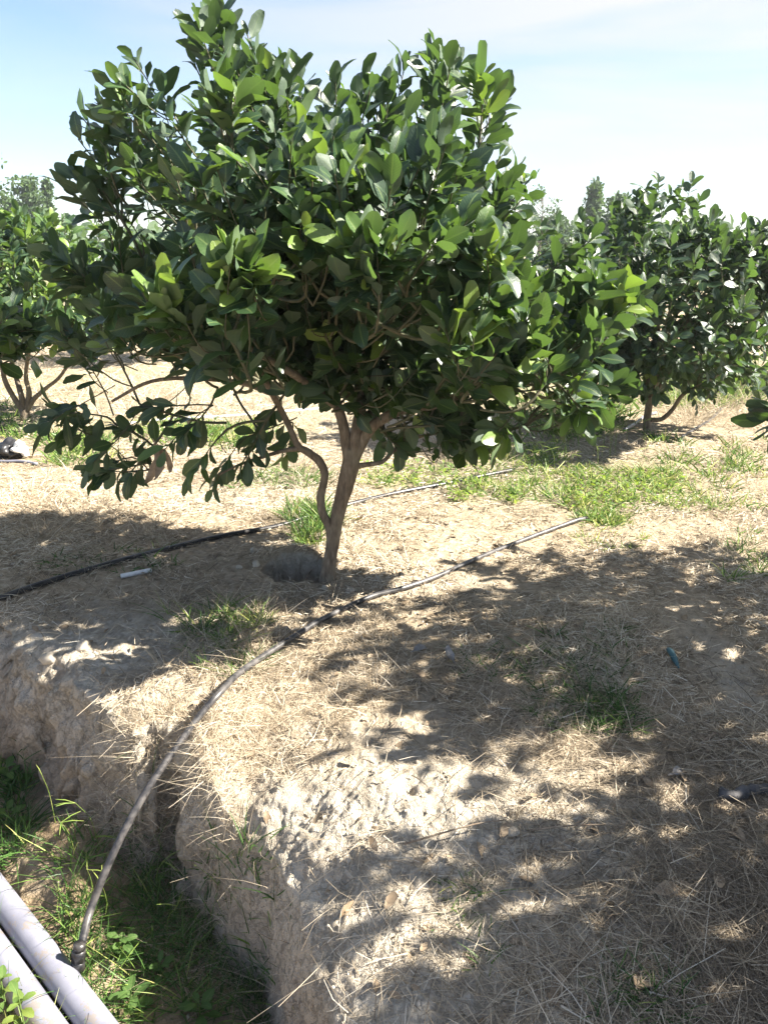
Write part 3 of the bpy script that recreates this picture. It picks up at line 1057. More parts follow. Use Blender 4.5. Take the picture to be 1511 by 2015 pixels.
# the crown's inside
for _ in range(190):
    v_ = nrm(r1.normal(0, 1, 3)) * r1.random() ** 0.4
    Ts.append(at(660 + 300 * v_[0], 540 - 215 * v_[2], YT - 0.05 + 0.5 * v_[1]))
    Ds.append([0.7, 0.4])
Ts = np.array(Ts)
Ds = np.array(Ds)
outw = nrm((Ts - cc) * np.array([1, 1, 0.7]))
dirs = nrm(outw * 0.75 + np.stack([0 * Ds[:, 0], 0 * Ds[:, 0], 1.05 * Ds[:, 0] - 0.10 * (Ds[:, 0] < 0.4)], -1) + r1.normal(0, 0.28, Ts.shape))
Ls = r1.uniform(0.17, 0.30, len(Ts))
Tt = Ts + dirs * 0.02
Bt = Ts - dirs * Ls[:, None]
SPRIGS = [(250, 90), (378, 18), (404, 4), (482, 44), (548, 92), (582, 112), (660, 132), (722, 126), (802, 96), (866, 72), (912, 92), (946, 132),
          (1002, 160), (1000, 286), (1060, 328), (1046, 372), (130, 330), (112, 356), (140, 255), (146, 210), (186, 182), (96, 480), (1284, 560), (1272, 604), (1105, 470),
          (1190, 452), (90, 884), (150, 940), (240, 948), (305, 905), (362, 962), (412, 978), (470, 940), (346, 872), (1170, 848), (1252, 792), (962, 902), (992, 862), (60, 850), (560, 905),
          (430, 60), (300, 150), (770, 150), (980, 220), (1020, 320), (640, 190), (500, 90), (170, 300)]
sT, sB, sD = [], [], []
for (px, py) in SPRIGS:
    y_ = YT + r1.uniform(-.25, .25) - (0.25 if py > 740 and px < 400 else 0) - (0.2 if px > 1100 else 0)
    t_ = at(px, py, y_)
    c_ = at(660 + 0.35 * (px - 660), 560 + 0.35 * (py - 560) if py < 700 else 740, YT)
    d_ = nrm(nrm(t_ - c_) + np.array([0, r1.normal(0, .2), 0.55 if py < 700 else -0.25]))
    sT.append(t_ - d_ * 0.05)
    sB.append(t_ - d_ * r1.uniform(.24, .34))
    sD.append([0.7, 0.55 if py < 700 else -0.05])
YOUNG = []
for (px, py, rx, ry, n_, dy_) in [(482, 530, 34, 26, 5, -1.12), (735, 500, 60, 12, 6, -1.05), (330, 600, 44, 22, 5, -1.1), (1180, 590, 60, 24, 5, -.55), (905, 650, 40, 20, 3, -1.0), (1040, 660, 40, 20, 4, -.9),
                                 (250, 180, 30, 20, 3, -.3), (440, 220, 50, 40, 4, -.8), (610, 440, 20, 12, 2, -1.0), (950, 190, 30, 30, 3, -.3), (1140, 800, 14, 20, 3, -.6), (975, 860, 14, 10, 2, -.3)]:
    for _ in range(n_):
        a_, q_ = r1.uniform(0, 6.28), math.sqrt(r1.random())
        t_ = at(px + rx * q_ * math.cos(a_), py + ry * q_ * math.sin(a_), YT + dy_)
        d_ = nrm(np.array([r1.normal(0, .35), -0.35 + r1.normal(0, .2), 0.9 if py < 780 else -.4]))
        sT.append(t_ + d_ * .03)
        sB.append(t_ - d_ * r1.uniform(.12, .18))
        sD.append([0.7, 0.65])
        YOUNG.append(t_)
YOUNG = np.array(YOUNG)


def young_lit_tint(T_):
    d2 = np.min(((T_[:, None, :] - YOUNG[None]) ** 2).sum(2), axis=1)
    return 0.36 * (d2 < 0.075 ** 2) + 0.10 * sstep(YT - 0.65, YT - 0.95, T_[:, 1])  # young sprigs paler; sunlight on the front boughs is put into the tint


Tt = np.vstack([Tt, np.array(sT)])
Bt = np.vstack([Bt, np.array(sB)])
Ds = np.vstack([Ds, np.array(sD)])
keep = (Bt[:, 2] > 0.28) & (Tt[:, 2] > 0.25)
Bt, Tt, Ds = Bt[keep], Tt[keep], Ds[keep]
per = r1.integers(8, 14, len(Bt))
droop = np.clip(-0.02 + 0.70 * (0.55 - Ds[:, 1]), -0.05, 0.7)
main_tree = build_tree('pomelo_tree', bx, 'large central pomelo tree, its leaning trunk rising from a hole in the bank', trunk, limbs,
                       Bt, Tt, per, 0.110, droop, r1, 300, True, ORCHARD, tint_fn=young_lit_tint, tone=-0.04)
# a withered spray caught in the low left bough
wl_c = at(301, 862, YT - 0.25)
wp = []
for k in range(5):
    d_ = nrm(np.array([r1.normal(0, .25), r1.normal(0, .25), -1.0]))
    V, F, uv = leaf_template(3, 5, 300 + k, 0.16, 0.7, 0.7, 0.06, True)
    sd = nrm(np.cross(d_, np.array([0.3, 1, 0.1 * k])))
    M_ = np.stack([sd, d_, np.cross(sd, d_)], -1) * (0.09 + 0.012 * k)
    wp.append((V @ M_.T + wl_c - bx + np.array([0.008 * k, 0, -0.012 * k]), [F]))
V, F = merge(wp)
link('withered_leaves', mesh_np('withered_leaves', V, F, M_DEAD), main_tree, label='withered grey brown leaves hanging from the low left bough')


# ---- generic orchard trees -------------------------------------------
def ell_tree(name, base, label, crown, rad, n_sh, seed, size, n_parts, hi, trunk_in=None, limbs_in=None, extra=None, tone=0.0, per_rng=(8, 13), tint_fn=None, zmin=0.3):
    r = np.random.default_rng(seed)
    base = np.array(base, float)
    c = np.array(crown, float)
    rad = np.array(rad, float)
    d = nrm(r.normal(0, 1, (n_sh, 3)))
    q = r.uniform(0.15, 1.0, n_sh) ** 0.45
    lump = 1 + 0.26 * fbm(d[:, 0] * 2.1 + seed, d[:, 1] * 2.1, d[:, 2] * 2.1, 2) * 1.6
    T = c + d * rad * (q * lump)[:, None]
    if extra is not None:
        ex = []
        for (px, py, rx, ry, n_, y0, y1) in extra:
            for _ in range(n_):
                a = r.uniform(0, 6.28)
                qq = math.sqrt(r.random())
                ex.append(at(px + rx * qq * math.cos(a), py + ry * qq * math.sin(a), r.uniform(y0, y1)))
        T = np.vstack([T, np.array(ex)])
    low = np.clip((c[2] - T[:, 2]) / rad[2], 0, 1)
    o = nrm(T - (c - np.array([0, 0, 0.4 * rad[2]])))
    dirs = nrm(o * 0.8 + np.stack([0 * low, 0 * low, 0.7 - 0.9 * low], -1) + r.normal(0, 0.25, T.shape))
    L = r.uniform(0.16, 0.28, len(T))
    B = T - dirs * L[:, None]
    k = (T[:, 2] > zmin) & (B[:, 2] > 0.22)
    B, T, low = B[k], T[k], low[k]
    if trunk_in is None:
        fz = 0.42 + 0.1 * r.random()
        lean = r.normal(0, 0.05, 2)
        tp = np.array([base + (0, 0, -0.06), base + (lean[0] * .3, lean[1] * .3, fz * 0.5), base + (lean[0], lean[1], fz)])
        trunk_in = (tp, [0.05, 0.042, 0.045])
        limbs_in = []
        nb = 5
        for b in range(nb):
            an = 2 * math.pi * b / nb + r.uniform(-.3, .3)
            s0 = tp[2] - np.array([0, 0, 0.03 * b])
            rr_ = rad[0] * r.uniform(0.5, 0.75)
            e = np.array([c[0] + math.cos(an) * rr_, c[1] + math.sin(an) * rr_, c[2] + rad[2] * r.uniform(-0.1, 0.5)])
            m1 = s0 + (e - s0) * 0.35 + np.array([0, 0, -0.06])
            m2 = s0 + (e - s0) * 0.7 + np.array([0, 0, 0.02])
            limbs_in.append((np.array([s0, m1, m2, e]), [0.032, 0.022, 0.015, 0.007]))
    per = r.integers(per_rng[0], per_rng[1], len(B))
    droop = 0.2 + 0.4 * low
    return build_tree(name, base, label, trunk_in, limbs_in, B, T, per, size, droop, r, n_parts, hi, ORCHARD, tone, tint_fn)


g2 = on_ground(1272, 848)
y2 = g2[1]


def p2(pts, y):
    return np.array([at(p[0], p[1], y + (p[2] if len(p) > 2 else 0.0)) for p in pts])


t2_trunk = (p2([(1272, 858), (1272, 830), (1276, 800), (1279, 780)], y2), [0.036, 0.031, 0.031, 0.032])
t2_limbs = [
    (p2([(1278, 795), (1275, 760), (1268, 715), (1262, 640)], y2), [0.026, 0.022, 0.018, 0.012]),
    (p2([(1281, 792), (1292, 768), (1312, 735, .1), (1335, 690, .2), (1360, 600, .3)], y2), [0.022, 0.019, 0.016, 0.013, 0.009]),
    (p2([(1279, 826), (1302, 824), (1322, 806), (1345, 775, -.1), (1385, 754, -.2), (1440, 720, -.3)], y2), [0.022, 0.02, 0.018, 0.015, 0.012, 0.008]),
    (p2([(1279, 785), (1292, 750, -.1), (1300, 700, -.2), (1290, 600, -.3)], y2), [0.02, 0.018, 0.015, 0.01]),
    (p2([(1268, 715), (1235, 680, -.1), (1200, 640, .1)], y2), [0.015, 0.012, 0.008]),
]
c2 = at(1298, 590, y2 + 0.05)
ell_tree('pomelo_tree', g2, 'dark round pomelo tree on the right behind the green grass patch', c2, (1.16, 0.98, 0.82), 700, 31, 0.115, 300, False,
         t2_trunk, t2_limbs, extra=[(1320, 425, 120, 30, 22, y2 - .4, y2 + .4), (1460, 720, 60, 50, 14, y2 - .4, y2 + .2), (1500, 480, 50, 70, 14, y2 - .3, y2 + .4), (1180, 600, 55, 100, 26, y2 - .3, y2 + .5), (1240, 700, 70, 40, 14, y2 - .3, y2 + .4)], tone=-0.12)

g3 = on_ground(50, 828)
y3 = g3[1]
t3_trunk = (p2([(52, 838), (50, 818), (48, 805)], y3), [0.05, 0.045, 0.045])
t3_limbs = [
    (p2([(49, 812), (30, 785), (12, 752), (2, 715), (-20, 650)], y3), [0.03, 0.025, 0.022, 0.018, 0.01]),
    (p2([(49, 812), (42, 775), (32, 740, .1), (20, 690, .2), (20, 600, .2)], y3), [0.03, 0.026, 0.022, 0.018, 0.01]),
    (p2([(51, 812), (58, 775), (52, 740), (60, 680), (80, 600)], y3), [0.028, 0.024, 0.02, 0.016, 0.01]),
    (p2([(52, 810), (68, 785), (90, 765), (120, 740), (150, 690)], y3), [0.026, 0.022, 0.018, 0.015, 0.01]),
]
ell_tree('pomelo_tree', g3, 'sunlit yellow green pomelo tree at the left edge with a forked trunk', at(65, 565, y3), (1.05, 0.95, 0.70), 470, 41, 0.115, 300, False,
         t3_trunk, t3_limbs, extra=[(40, 440, 90, 30, 22, y3 - .4, y3 + .4), (150, 560, 50, 70, 16, y3 - .6, y3 + .2), (60, 590, 80, 50, 22, y3 - .8, y3 - .3)], tone=0.34, zmin=0.72)  # leaf tint raised, putting sunlight into this crown's colour

# neighbours of the main row: mostly out of frame, they poke in and cast the foreground shade
gR = np.array([3.1, 2.72, 0.0])
gR[2] = gz(gR[0], gR[1])
ell_tree('pomelo_tree', gR, 'pomelo tree at the right edge of the picture showing only a few drooping leaves', (3.1, 2.72, 1.42), (1.12, 1.15, 0.98), 470, 51, 0.122, 60, True,
         extra=[(1512, 812, 16, 18, 3, 2.9, 3.2)])
gL = np.array([-3.15, 4.0, 0.0])
gL[2] = gz(gL[0], gL[1])
ell_tree('pomelo_tree', gL, 'bright leafy pomelo bough reaching in at the left edge above the straw', (-3.2, 4.0, 1.35), (1.1, 1.15, 0.95), 380, 61, 0.122, 120, True,
         extra=[(30, 620, 70, 34, 14, 3.8, 4.2), (60, 665, 60, 18, 7, 3.8, 4.1)], tone=0.12)
gN = np.array([2.8, 0.95, 0.0])
gN[2] = gz(gN[0], gN[1])
ell_tree('pomelo_tree', gN, 'pomelo tree beside the photographer that shades the lower right ground', (2.9, 1.0, 1.38), (0.95, 1.1, 0.92), 400, 71, 0.122, 0, True)

# rows behind
far_spots = [(-5.6, 10.6, 81, 'dark pomelo tree behind the sunlit one at the left edge', (0.95, 0.95, 0.72), 0.05),
             (-3.0, 11.2, 82, 'small pomelo tree half hidden behind the left side of the big crown', (0.9, 0.9, 0.62), 0.05),
             (5.4, 9.6, 83, 'pomelo tree at the right edge behind the dark round one', (1.05, 1.0, 0.78), 0.02),
             (2.9, 12.0, 84, 'pomelo tree far behind the dark round one on the right', (1.0, 1.0, 0.7), 0.02)]
for (x_, y_, sd_, lab_, rd_, tn_) in far_spots:
    z_ = float(gz(x_, y_))
    ell_tree('pomelo_tree', (x_, y_, z_), lab_, (x_, y_, z_ + 1.05), rd_, 260, sd_, 0.12, 0, False, tone=tn_, zmin=z_ + 0.3)


# ---- far trees ---------------------------------------------------------
def far_tree(base, h, crown_clumps, label, n_leaf, leaf, seed, tone=0.4, name='tree', trunk_r=0.06):
    r = np.random.default_rng(seed)
    root = thing(name, base, label, 'tree')
    tp = np.array([(0, 0, -0.1), (0.04 * h * r.normal(0, .3), 0, h * 0.35), (0.04 * h * r.normal(0, .3), 0, h * 0.7), (0, 0, h * 0.97)])
    C = catmull(tp, 5)
    parts = [tube(C, np.linspace(trunk_r, trunk_r * 0.15, len(C)), 7)]
    V, F = merge(parts)
    link('trunk', mesh_np('trunk', V, F, M_BARK), root)
    br, pos = [], []
    for (cx, cz, rx, rz, n_) in crown_clumps:
        cy = r.uniform(-1, 1) * rx * 0.8
        c = np.array([cx * h, cy * h, cz * h])
        s = np.array([0, 0, max(0.12, cz - 0.14) * h])
        br.append(tube(catmull([s, (s + c) / 2 + np.array([0, 0, -0.02 * h]), c], 4), np.linspace(trunk_r * 0.4, trunk_r * 0.1, 9), 5, False))
        k = max(3, int(n_leaf * n_))
        d = nrm(r.normal(0, 1, (k, 3)))
        pos.append(c + d * np.array([rx, rx, rz]) * h * (r.random(k) ** 0.45)[:, None])
    V, F = merge(br)
    link('limbs', mesh_np('limbs', V, F, M_BARK), root)
    Pn = np.vstack(pos)
    n = len(Pn)
    d = nrm(r.normal(0, 1, (n, 3)) + np.array([0, 0, -0.2]))
    nn = nrm(np.cross(d, r.normal(0, 1, (n, 3))))
    sz = leaf * r.uniform(0.6, 1.3, n)
    Mx = np.stack([np.cross(d, nn), d, nn], -1) * sz[:, None, None]
    link('crown', bake_leaves('crown', LEAF_LO, r.integers(0, NVAR, n), Mx, Pn, np.clip(tone + r.normal(0, .18, n), 0.02, .98), M_FAR), root)
    return root


def far_at(px, y):
    p = at(px, 480, y)
    return np.array([p[0], y, float(gz(p[0], y))])


r_f = np.random.default_rng(77)
airy = [(r_f.uniform(-1, 1) * 0.24 * math.sin(math.pi * min(1, max(0.05, (z - 0.12) / 0.95))) ** 0.7, z, 0.085, 0.06, 1.0) for z in np.linspace(0.24, 0.97, 24)]
far_tree(far_at(1062, 55), 5.0, airy, 'thin airy tree alone against the sky on the horizon right of the big crown', 26, 0.20, 1, 0.25, trunk_r=0.075)
columnar = lambda w, sd: [(np.random.default_rng(sd + i).uniform(-1, 1) * w * (1.15 - z), z, w * (1.1 - 0.7 * z), 0.07, 1.0) for i, z in enumerate(np.linspace(0.2, 0.97, 22))]
far_tree(far_at(1162, 50), 4.9, columnar(0.17, 5), 'dense upright tree on the horizon just left of the dark round pomelo', 90, 0.26, 2, 0.4)
far_tree(far_at(1205, 48), 4.1, columnar(0.26, 25), 'shrubby tree top peeping over the dark round pomelo', 90, 0.26, 3, 0.45)
far_tree(far_at(68, 55), 5.6, columnar(0.22, 35), 'broad dark tree on the horizon above the sunlit pomelo', 90, 0.30, 4, 0.35)
far_tree(far_at(106, 58), 5.6, columnar(0.10, 45), 'narrow pointed tree on the horizon beside the broad dark one', 70, 0.28, 5, 0.35)
airy2 = [(r_f.uniform(-1, 1) * 0.30, z, 0.09, 0.06, 1.0) for z in np.linspace(0.4, 0.98, 22)]
far_tree(far_at(-22, 40), 5.4, airy2, 'dark airy tree cut by the left edge of the picture', 30, 0.20, 6, 0.2)
far_tree(far_at(35, 60), 4.6, columnar(0.30, 55), 'low rounded tree on the horizon at far left', 80, 0.30, 7, 0.4)
far_tree(far_at(1090, 62), 3.4, columnar(0.40, 65), 'low bushy tree at the foot of the thin airy one', 90, 0.30, 8, 0.45)

# the wood along the horizon reads as one band
n_ = 5200
rw = np.random.default_rng(91)
xw = rw.uniform(-75, 75, n_)
yw = rw.uniform(62, 84, n_)
hw_ = 2.2 + 1.2 * fbm(xw * 0.22, yw * 0.22, None, 3) * 1.5 + 0.3 * rw.random(n_)
Pw = np.stack([xw, yw, rw.random(n_) ** 0.7 * hw_], -1)
dw = nrm(rw.normal(0, 1, (n_, 3)))
nw = nrm(np.cross(dw, rw.normal(0, 1, (n_, 3))))
Mw = np.stack([np.cross(dw, nw), dw, nw], -1) * rw.uniform(0.7, 1.5, n_)[:, None, None]
link('far_wood', bake_leaves('far_wood', LEAF_LO, rw.integers(0, NVAR, n_), Mw, Pw, np.clip(0.4 + rw.normal(0, .2, n_), .02, .98), M_FAR),
     kind='stuff', label='low band of hazy green trees along the horizon', category='wood')

# ------------------------------------------------------------------ hoses, pipes
def hose(name, pts, r_, label, mat, cat='hose', group='irrigation hoses', n=10, sides=10):
    C = catmull(pts, n)
    b = C[0].copy()
    V, F = tube(C - b, r_, sides)
    o = link(name, mesh_np(name, V, F, mat))
    o.location = tuple(b)
    o['label'] = label
    o['category'] = cat
    if group:
        o['group'] = group
    return o


hA = [on_ground(-260, 1275, .012), on_ground(-100, 1217, .012)] + [on_ground(px, py, .014) for px, py in
     [(0, 1183), (120, 1142), (240, 1108), (350, 1080), (450, 1057), (545, 1040), (620, 1016), (690, 996), (780, 974), (880, 955), (950, 940), (1010, 928)]]
hose('irrigation_hose', hA, 0.0145, 'black irrigation hose running behind the trunk of the large tree', M_HOSE)
hB_px = [(1180, 1011), (1150, 1020), (1100, 1036), (1020, 1066), (940, 1098), (860, 1134), (790, 1158), (730, 1174), (672, 1200), (621, 1226), (574, 1256), (520, 1290), (469, 1326), (432, 1364)]
hB = []
for i_, (px, py) in enumerate(hB_px):
    g_ = on_ground(px, py)
    hB.append(at(px, py, g_[1] - (0.03 if i_ < 9 else 0.03 + 0.012 * (i_ - 8))))
hB[0][2] -= 0.05
yb = hB[-1][1]
for px_, py_, y_ in [(395, 1406, yb - 0.07), (355, 1460, yb - 0.15), (313, 1519, yb - 0.23), (271, 1587, yb - 0.31), (235, 1655, yb - 0.38), (205, 1722, yb - 0.44), (177, 1796, yb - 0.50)]:
    hB.append(at(px_, py_, min(y_, on_ground(px_, py_)[1] - 0.03)))
hB.append(at(159, 1868, 1.795))
HOSE_LINE = catmull(hB, 8)
hoseB = hose('irrigation_hose', hB, 0.0122, 'dusty grey black hose curving over the bank down to the grey pipe', M_HOSE_DUST)
# the nipple and collar where it enters the pipe
pa, pb_ = gp(0, 1749, -0.455), gp(203, 2015, -0.455)
dpipe = nrm(pb_ - pa)
PR = 0.043
tap = at(152, 1890, 1.785)
C = np.array([tap + (0.012, 0.01, 0.055), tap + (0.008, 0.006, 0.035), tap + (0.004, 0.0, 0.0), tap + (0.0, -0.004, -0.03)])
parts = [tube(np.array([C[0], C[1]]), [0.017, 0.018], 10), tube(np.array([C[1], C[2]]), [0.0205, 0.0205], 6), tube(np.array([C[2], C[3]]), [0.019, 0.021], 10)]
V, F = merge(parts)
fo = link('fitting', mesh_np('fitting', V - hB[0], F, M_HOSE, smooth=False), hoseB)

perp = nrm(np.cross(dpipe, np.array([0, 0, 1.0])))
if perp[0] > 0:
    perp = -perp
for k, (lab, sh, dz) in enumerate([('thick grey plastic pipe nearer the bank with the black hose fixed into it', 0.0, -PR), ('thick grey plastic pipe on the outer side, half under weeds', 0.094, -PR - 0.006)]):
    a_ = pa + perp * sh + np.array([0, 0, dz]) - dpipe * 1.6
    b_ = pb_ + perp * sh + np.array([0, 0, dz]) + dpipe * 1.0
    C = np.linspace(a_, b_, 24)
    V, F = tube(C - a_, PR, 28)
    o = link('pipe', mesh_np('pipe', V, F, M_PVC))
    o.location = tuple(a_)
    o['label'] = lab
    o['category'] = 'pipe'
    o['group'] = 'grey pipes in the ditch'
PIPE_A, PIPE_D = pa, dpipe
hose('irrigation_hose', [on_ground(px, py, .012) for px, py in [(230, 838), (340, 827), (450, 821), (560, 812), (700, 800)]], 0.013, 'pale hose lying far back in the grass left of the trunk', M_PVCW, n=6)
hose('irrigation_hose', [on_ground(px, py, .012) for px, py in [(-80, 905), (0, 911), (40, 911), (74, 916)]], 0.012, 'thin grey pipe end on the straw at the left edge below the bag', M_PVC, n=6)
hose('irrigation_hose', [on_ground(px, py, .015) for px, py in [(1228, 850), (1250, 836), (1268, 822), (1290, 815)]], 0.014, 'short pale hose length beside the trunk of the dark round tree', M_PVC, n=6)
hose('irrigation_hose', [on_ground(px, py, .015) for px, py in [(1335, 868), (1365, 848), (1395, 830), (1420, 806)]], 0.012, 'grey hose in dry grass right of the dark round tree', M_HOSE_DUST, n=6)

# ------------------------------------------------------------------ small objects on the ground
st_a, st_b = on_ground(239, 1139, .014), on_ground(299, 1127, .014)
V, F = tube(np.linspace(st_a, st_b, 6) - st_a, 0.0115, 10)
o = link('pipe_offcut', mesh_np('pipe_offcut', V, F, M_PVCW))
o.location = tuple(st_a)
o['label'] = 'short white pipe offcut lying on the shaded straw below the black hose'
o['category'] = 'pipe piece'

bs = [on_ground(1412, 1569, .02), on_ground(1440, 1578, .022), on_ground(1475, 1566, .022), on_ground(1520, 1562, .02), on_ground(1580, 1566, .02)]
C = catmull(bs, 6)
V, F = tube(C - C[0], np.linspace(0.017, 0.013, len(C)) * (1 + 0.25 * rng.normal(0, .5, len(C))), 9, True, 0.35)
o = link('broken_branch', mesh_np('broken_branch', V, F, M_DARKWOOD))
o.location = tuple(C[0])
o['label'] = 'dark charred broken branch lying on the ground at the right edge'
o['category'] = 'branch'

bs = [on_ground(1312, 1285, .02), on_ground(1322, 1302, .025), on_ground(1334, 1322, .015)]
V, F = tube(catmull(bs, 4) - bs[0], [0.006, .011, .013, .014, .014, .013, .011, .008, .003], 6, True, 0.3)
o = link('plastic_scrap', mesh_np('plastic_scrap', V, F, M_TEAL))
o.location = tuple(bs[0])
o['label'] = 'small dark teal plastic scrap in the shaded grass on the right'
o['category'] = 'plastic scrap'


def twig_obj(pts, r0, r1_, label, mat=M_TWIG):
    C = catmull(pts, 5)
    V, F = tube(C - C[0], np.linspace(r0, r1_, len(C)), 6, True, 0.3)
    o = link('twig', mesh_np('twig', V, F, mat))
    o.location = tuple(C[0])
    o['label'] = label
    o['category'] = 'twig'
    o['group'] = 'fallen twigs'


twig_obj([on_ground(1378, 1468, .01), on_ground(1392, 1460, .014), on_ground(1404, 1450, .012), on_ground(1422, 1448, .01)], 0.006, 0.004, 'short brown twig with a pale broken end in the shade on the right')
twig_obj([on_ground(588, 1165, .01), on_ground(612, 1142, .05), on_ground(634, 1121, .09)], 0.004, 0.003, 'thin pale stick leaning across the hole at the foot of the large tree')
twig_obj([on_ground(795, 1690, .05), on_ground(930, 1640, .03), on_ground(990, 1625, .02)], 0.003, 0.002, 'thin bent dry stalk on the shaded clay of the near mound')
twig_obj([on_ground(1040, 1640, .01), on_ground(1110, 1637, .02), on_ground(1190, 1628, .01)], 0.003, 0.002, 'long pale straw stalk beside the sunny spot left of the charred branch')

DEAD_T = [leaf_template(5, 6, 400 + k, 0.24, 0.45, [1.3, -0.9, 1.7, 0.9][k], 0.08, True) for k in range(4)]


def fallen(px, py, size, ang, label, mat, k):
    p = on_ground(px, py, 0.014)
    V, F, uv = DEAD_T[k % 4]
    o = link('fallen_leaf', mesh_np('fallen_leaf', V * size, F, mat, uv=uv))
    o.location = tuple(p)
    o.rotation_euler = (random.uniform(-.3, .3), random.uniform(-.35, .35), ang)
    o['label'] = label
    o['category'] = 'fallen leaf'
    o['group'] = 'fallen leaves'


for i, (px, py, s_, a_, lab, mt) in enumerate([
    (905, 1226, .085, -1.4, 'curled tan leaf on the straw where the sun meets the right shade', M_DEAD),
    (895, 1312, .07, .4, 'grey dead leaf on the shaded soil above the near mound', M_DEADGREY),
    (1312, 1533, .09, -1.2, 'pale grey dead leaf in the shade left of the charred branch', M_DEADGREY),
    (1268, 1638, .06, .6, 'small pale curled leaf below the sunny spot on the right', M_DEADGREY),
    (1270, 1766, .10, -1.5, 'long tan leaf on the straw in the lower right shade', M_DEAD),
    (1318, 1902, .10, 2.1, 'brown crumpled leaf near the bottom right corner', M_DEAD),
    (1340, 1710, .09, .9, 'bluish grey dead leaf in the lower right shade', M_DEADGREY),
    (1468, 1672, .06, .2, 'orange brown leaf at the right edge in the shade', M_DEAD),
    (808, 1290, .07, -1.0, 'pale flat leaf on the soil above the near mound', M_DEADGREY),
    (1135, 1140, .07, 1.2, 'tan leaf on the upper rim of the right shade', M_DEAD),
    (748, 1120, .06, .7, 'brown curled leaf on the straw right of the trunk', M_DEAD),
    (790, 1128, .06, -.6, 'brown folded leaf between the trunk and the front hose', M_DEAD),
    (700, 1060, .06, .2, 'dark curled leaf on the dry tuft beside the trunk', M_DEAD),
    (735, 1165, .05, 1.5, 'orange brown leaf lying against the front hose', M_DEAD),
    (770, 1060, .05, 1.9, 'small brown leaf on the sunny straw right of the trunk', M_DEAD),
]):
    fallen(px, py, s_, a_, lab, mt, i)


def blob(seed, r_, sub=3, amp=0.25, flat=0.7):
    import bmesh
    bm = bmesh.new()
    bmesh.ops.create_icosphere(bm, subdivisions=sub, radius=1.0)
    V = np.array([v.co[:] for v in bm.verts])
    F = np.array([[v.index for v in f.verts] for f in bm.faces])
    bm.free()
    V = V * (1 + amp * fbm(V[:, 0] * 1.3 + seed, V[:, 1] * 1.3, V[:, 2] * 1.3 + seed, 3) * 1.8)[:, None]
    return V * r_ * np.array([1, 1, flat]), F


for i, (px, py, s_, lab) in enumerate([
    (505, 1112, .022, 'square pale clay clod left of the hole under the tree'), (472, 1118, .016, 'small clay clod farthest left of the hole'),
    (500, 1086, .022, 'bright pointed clod above the clay lump left of the hole'), (640, 1160, .018, 'yellowish clod on the front rim of the hole'),
    (690, 1165, .024, 'pale clod between the hole and the front hose'), (745, 1140, .020, 'pale clod on the loose soil right of the trunk foot'),
    (165, 1275, .030, 'sunlit clay lump on the rim of the left bank'), (95, 1300, .032, 'pale clay lump on the left bank at its broken edge'),
    (1010, 1640, .020, 'small clod in the sun at the right side of the near mound')]):
    p = on_ground(px, py, s_ * 0.35)
    V, F = blob(i * 3.1, s_, 2, 0.35, 0.7)
    o = link('soil_clod', mesh_np('soil_clod', V, F, M_CLAY, smooth=False))
    o.location = tuple(p)
    o.rotation_euler = (0, 0, i)
    o['label'] = lab
    o['category'] = 'clod'
    o['group'] = 'loose clay clods'

pb2 = on_ground(24, 902, 0.06)
bag = thing('plastic_bag', pb2, 'crumpled black and white plastic bag on the straw at the left edge', 'plastic bag')
V, F = blob(7.7, 0.085, 4, 0.5, 0.8)
link('dark_side', mesh_np('dark_side', V + (-0.03, 0, 0.01), F, M_BAGB, smooth=False), bag)
V, F = blob(9.9, 0.05, 4, 0.6, 0.9)
link('white_side', mesh_np('white_side', V + (0.075, -0.01, 0.015), F, M_BAGW, smooth=False), bag)

# ------------------------------------------------------------------ straw, dry grass, green grass (uncountable)
cellA = np.linalg.norm(np.cross(PG[1:, :-1] - PG[:-1, :-1], PG[:-1, 1:] - PG[:-1, :-1]), axis=-1)
cc_ = 0.25 * (PG[:-1, :-1] + PG[1:, :-1] + PG[:-1, 1:] + PG[1:, 1:])
cN = nrm(NG[:-1, :-1] + NG[1:, 1:])
cpx, cpy, cdep = project(cc_)
margin = 0.55 / np.maximum(cdep, 0.3) * FPX
inview = (cdep > 0.3) & (cpx > -margin) & (cpx < 1511 + margin) & (cpy > -100) & (cpy < 2015 + margin)
cS = SS[:-1, :-1]
cX, cY, cZ = cc_[..., 0], cc_[..., 1], cc_[..., 2]
patch = fbm(cX * 2.3 + 5, cY * 2.3, None, 3)
patch2 = fbm(cX * 7 + 5, cY * 7, None, 2)


_hx, _hy, _hd = project(HOSE_LINE[::2])


def hose_clear(B_, D_, L_):
    """False for blades that would bury the front hose"""
    ok = np.ones(len(B_), bool)
    for f in (0.2, 0.55, 0.9):
        for a in range(0, len(B_), 20000):
            q_ = B_[a:a + 20000] + D_[a:a + 20000] * (L_[a:a + 20000] * f)[:, None]
            x_, y_, d_ = project(q_)
            r2 = (x_[:, None] - _hx[None]) ** 2 + (y_[:, None] - _hy[None]) ** 2
            k = np.argmin(r2, axis=1)
            ok[a:a + 20000] &= ~((r2[np.arange(len(k)), k] < 11.0 ** 2) & (d_ < _hd[k] + 0.03))
    return ok


def scatter(dens, n, r):
    w = (dens * cellA * inview).ravel()
    w = np.clip(w, 0, None)
    cs = np.cumsum(w)
    k = np.searchsorted(cs, r.random(n) * cs[-1])
    k = np.clip(k, 0, w.size - 1)
    j, i = np.divmod(k, nx - 1)
    u, v = r.random(n)[:, None], r.random(n)[:, None]
    p = (PG[j, i] * (1 - u) + PG[j, i + 1] * u) * (1 - v) + (PG[j + 1, i] * (1 - u) + PG[j + 1, i + 1] * u) * v
    return p, cN[j, i], j, i


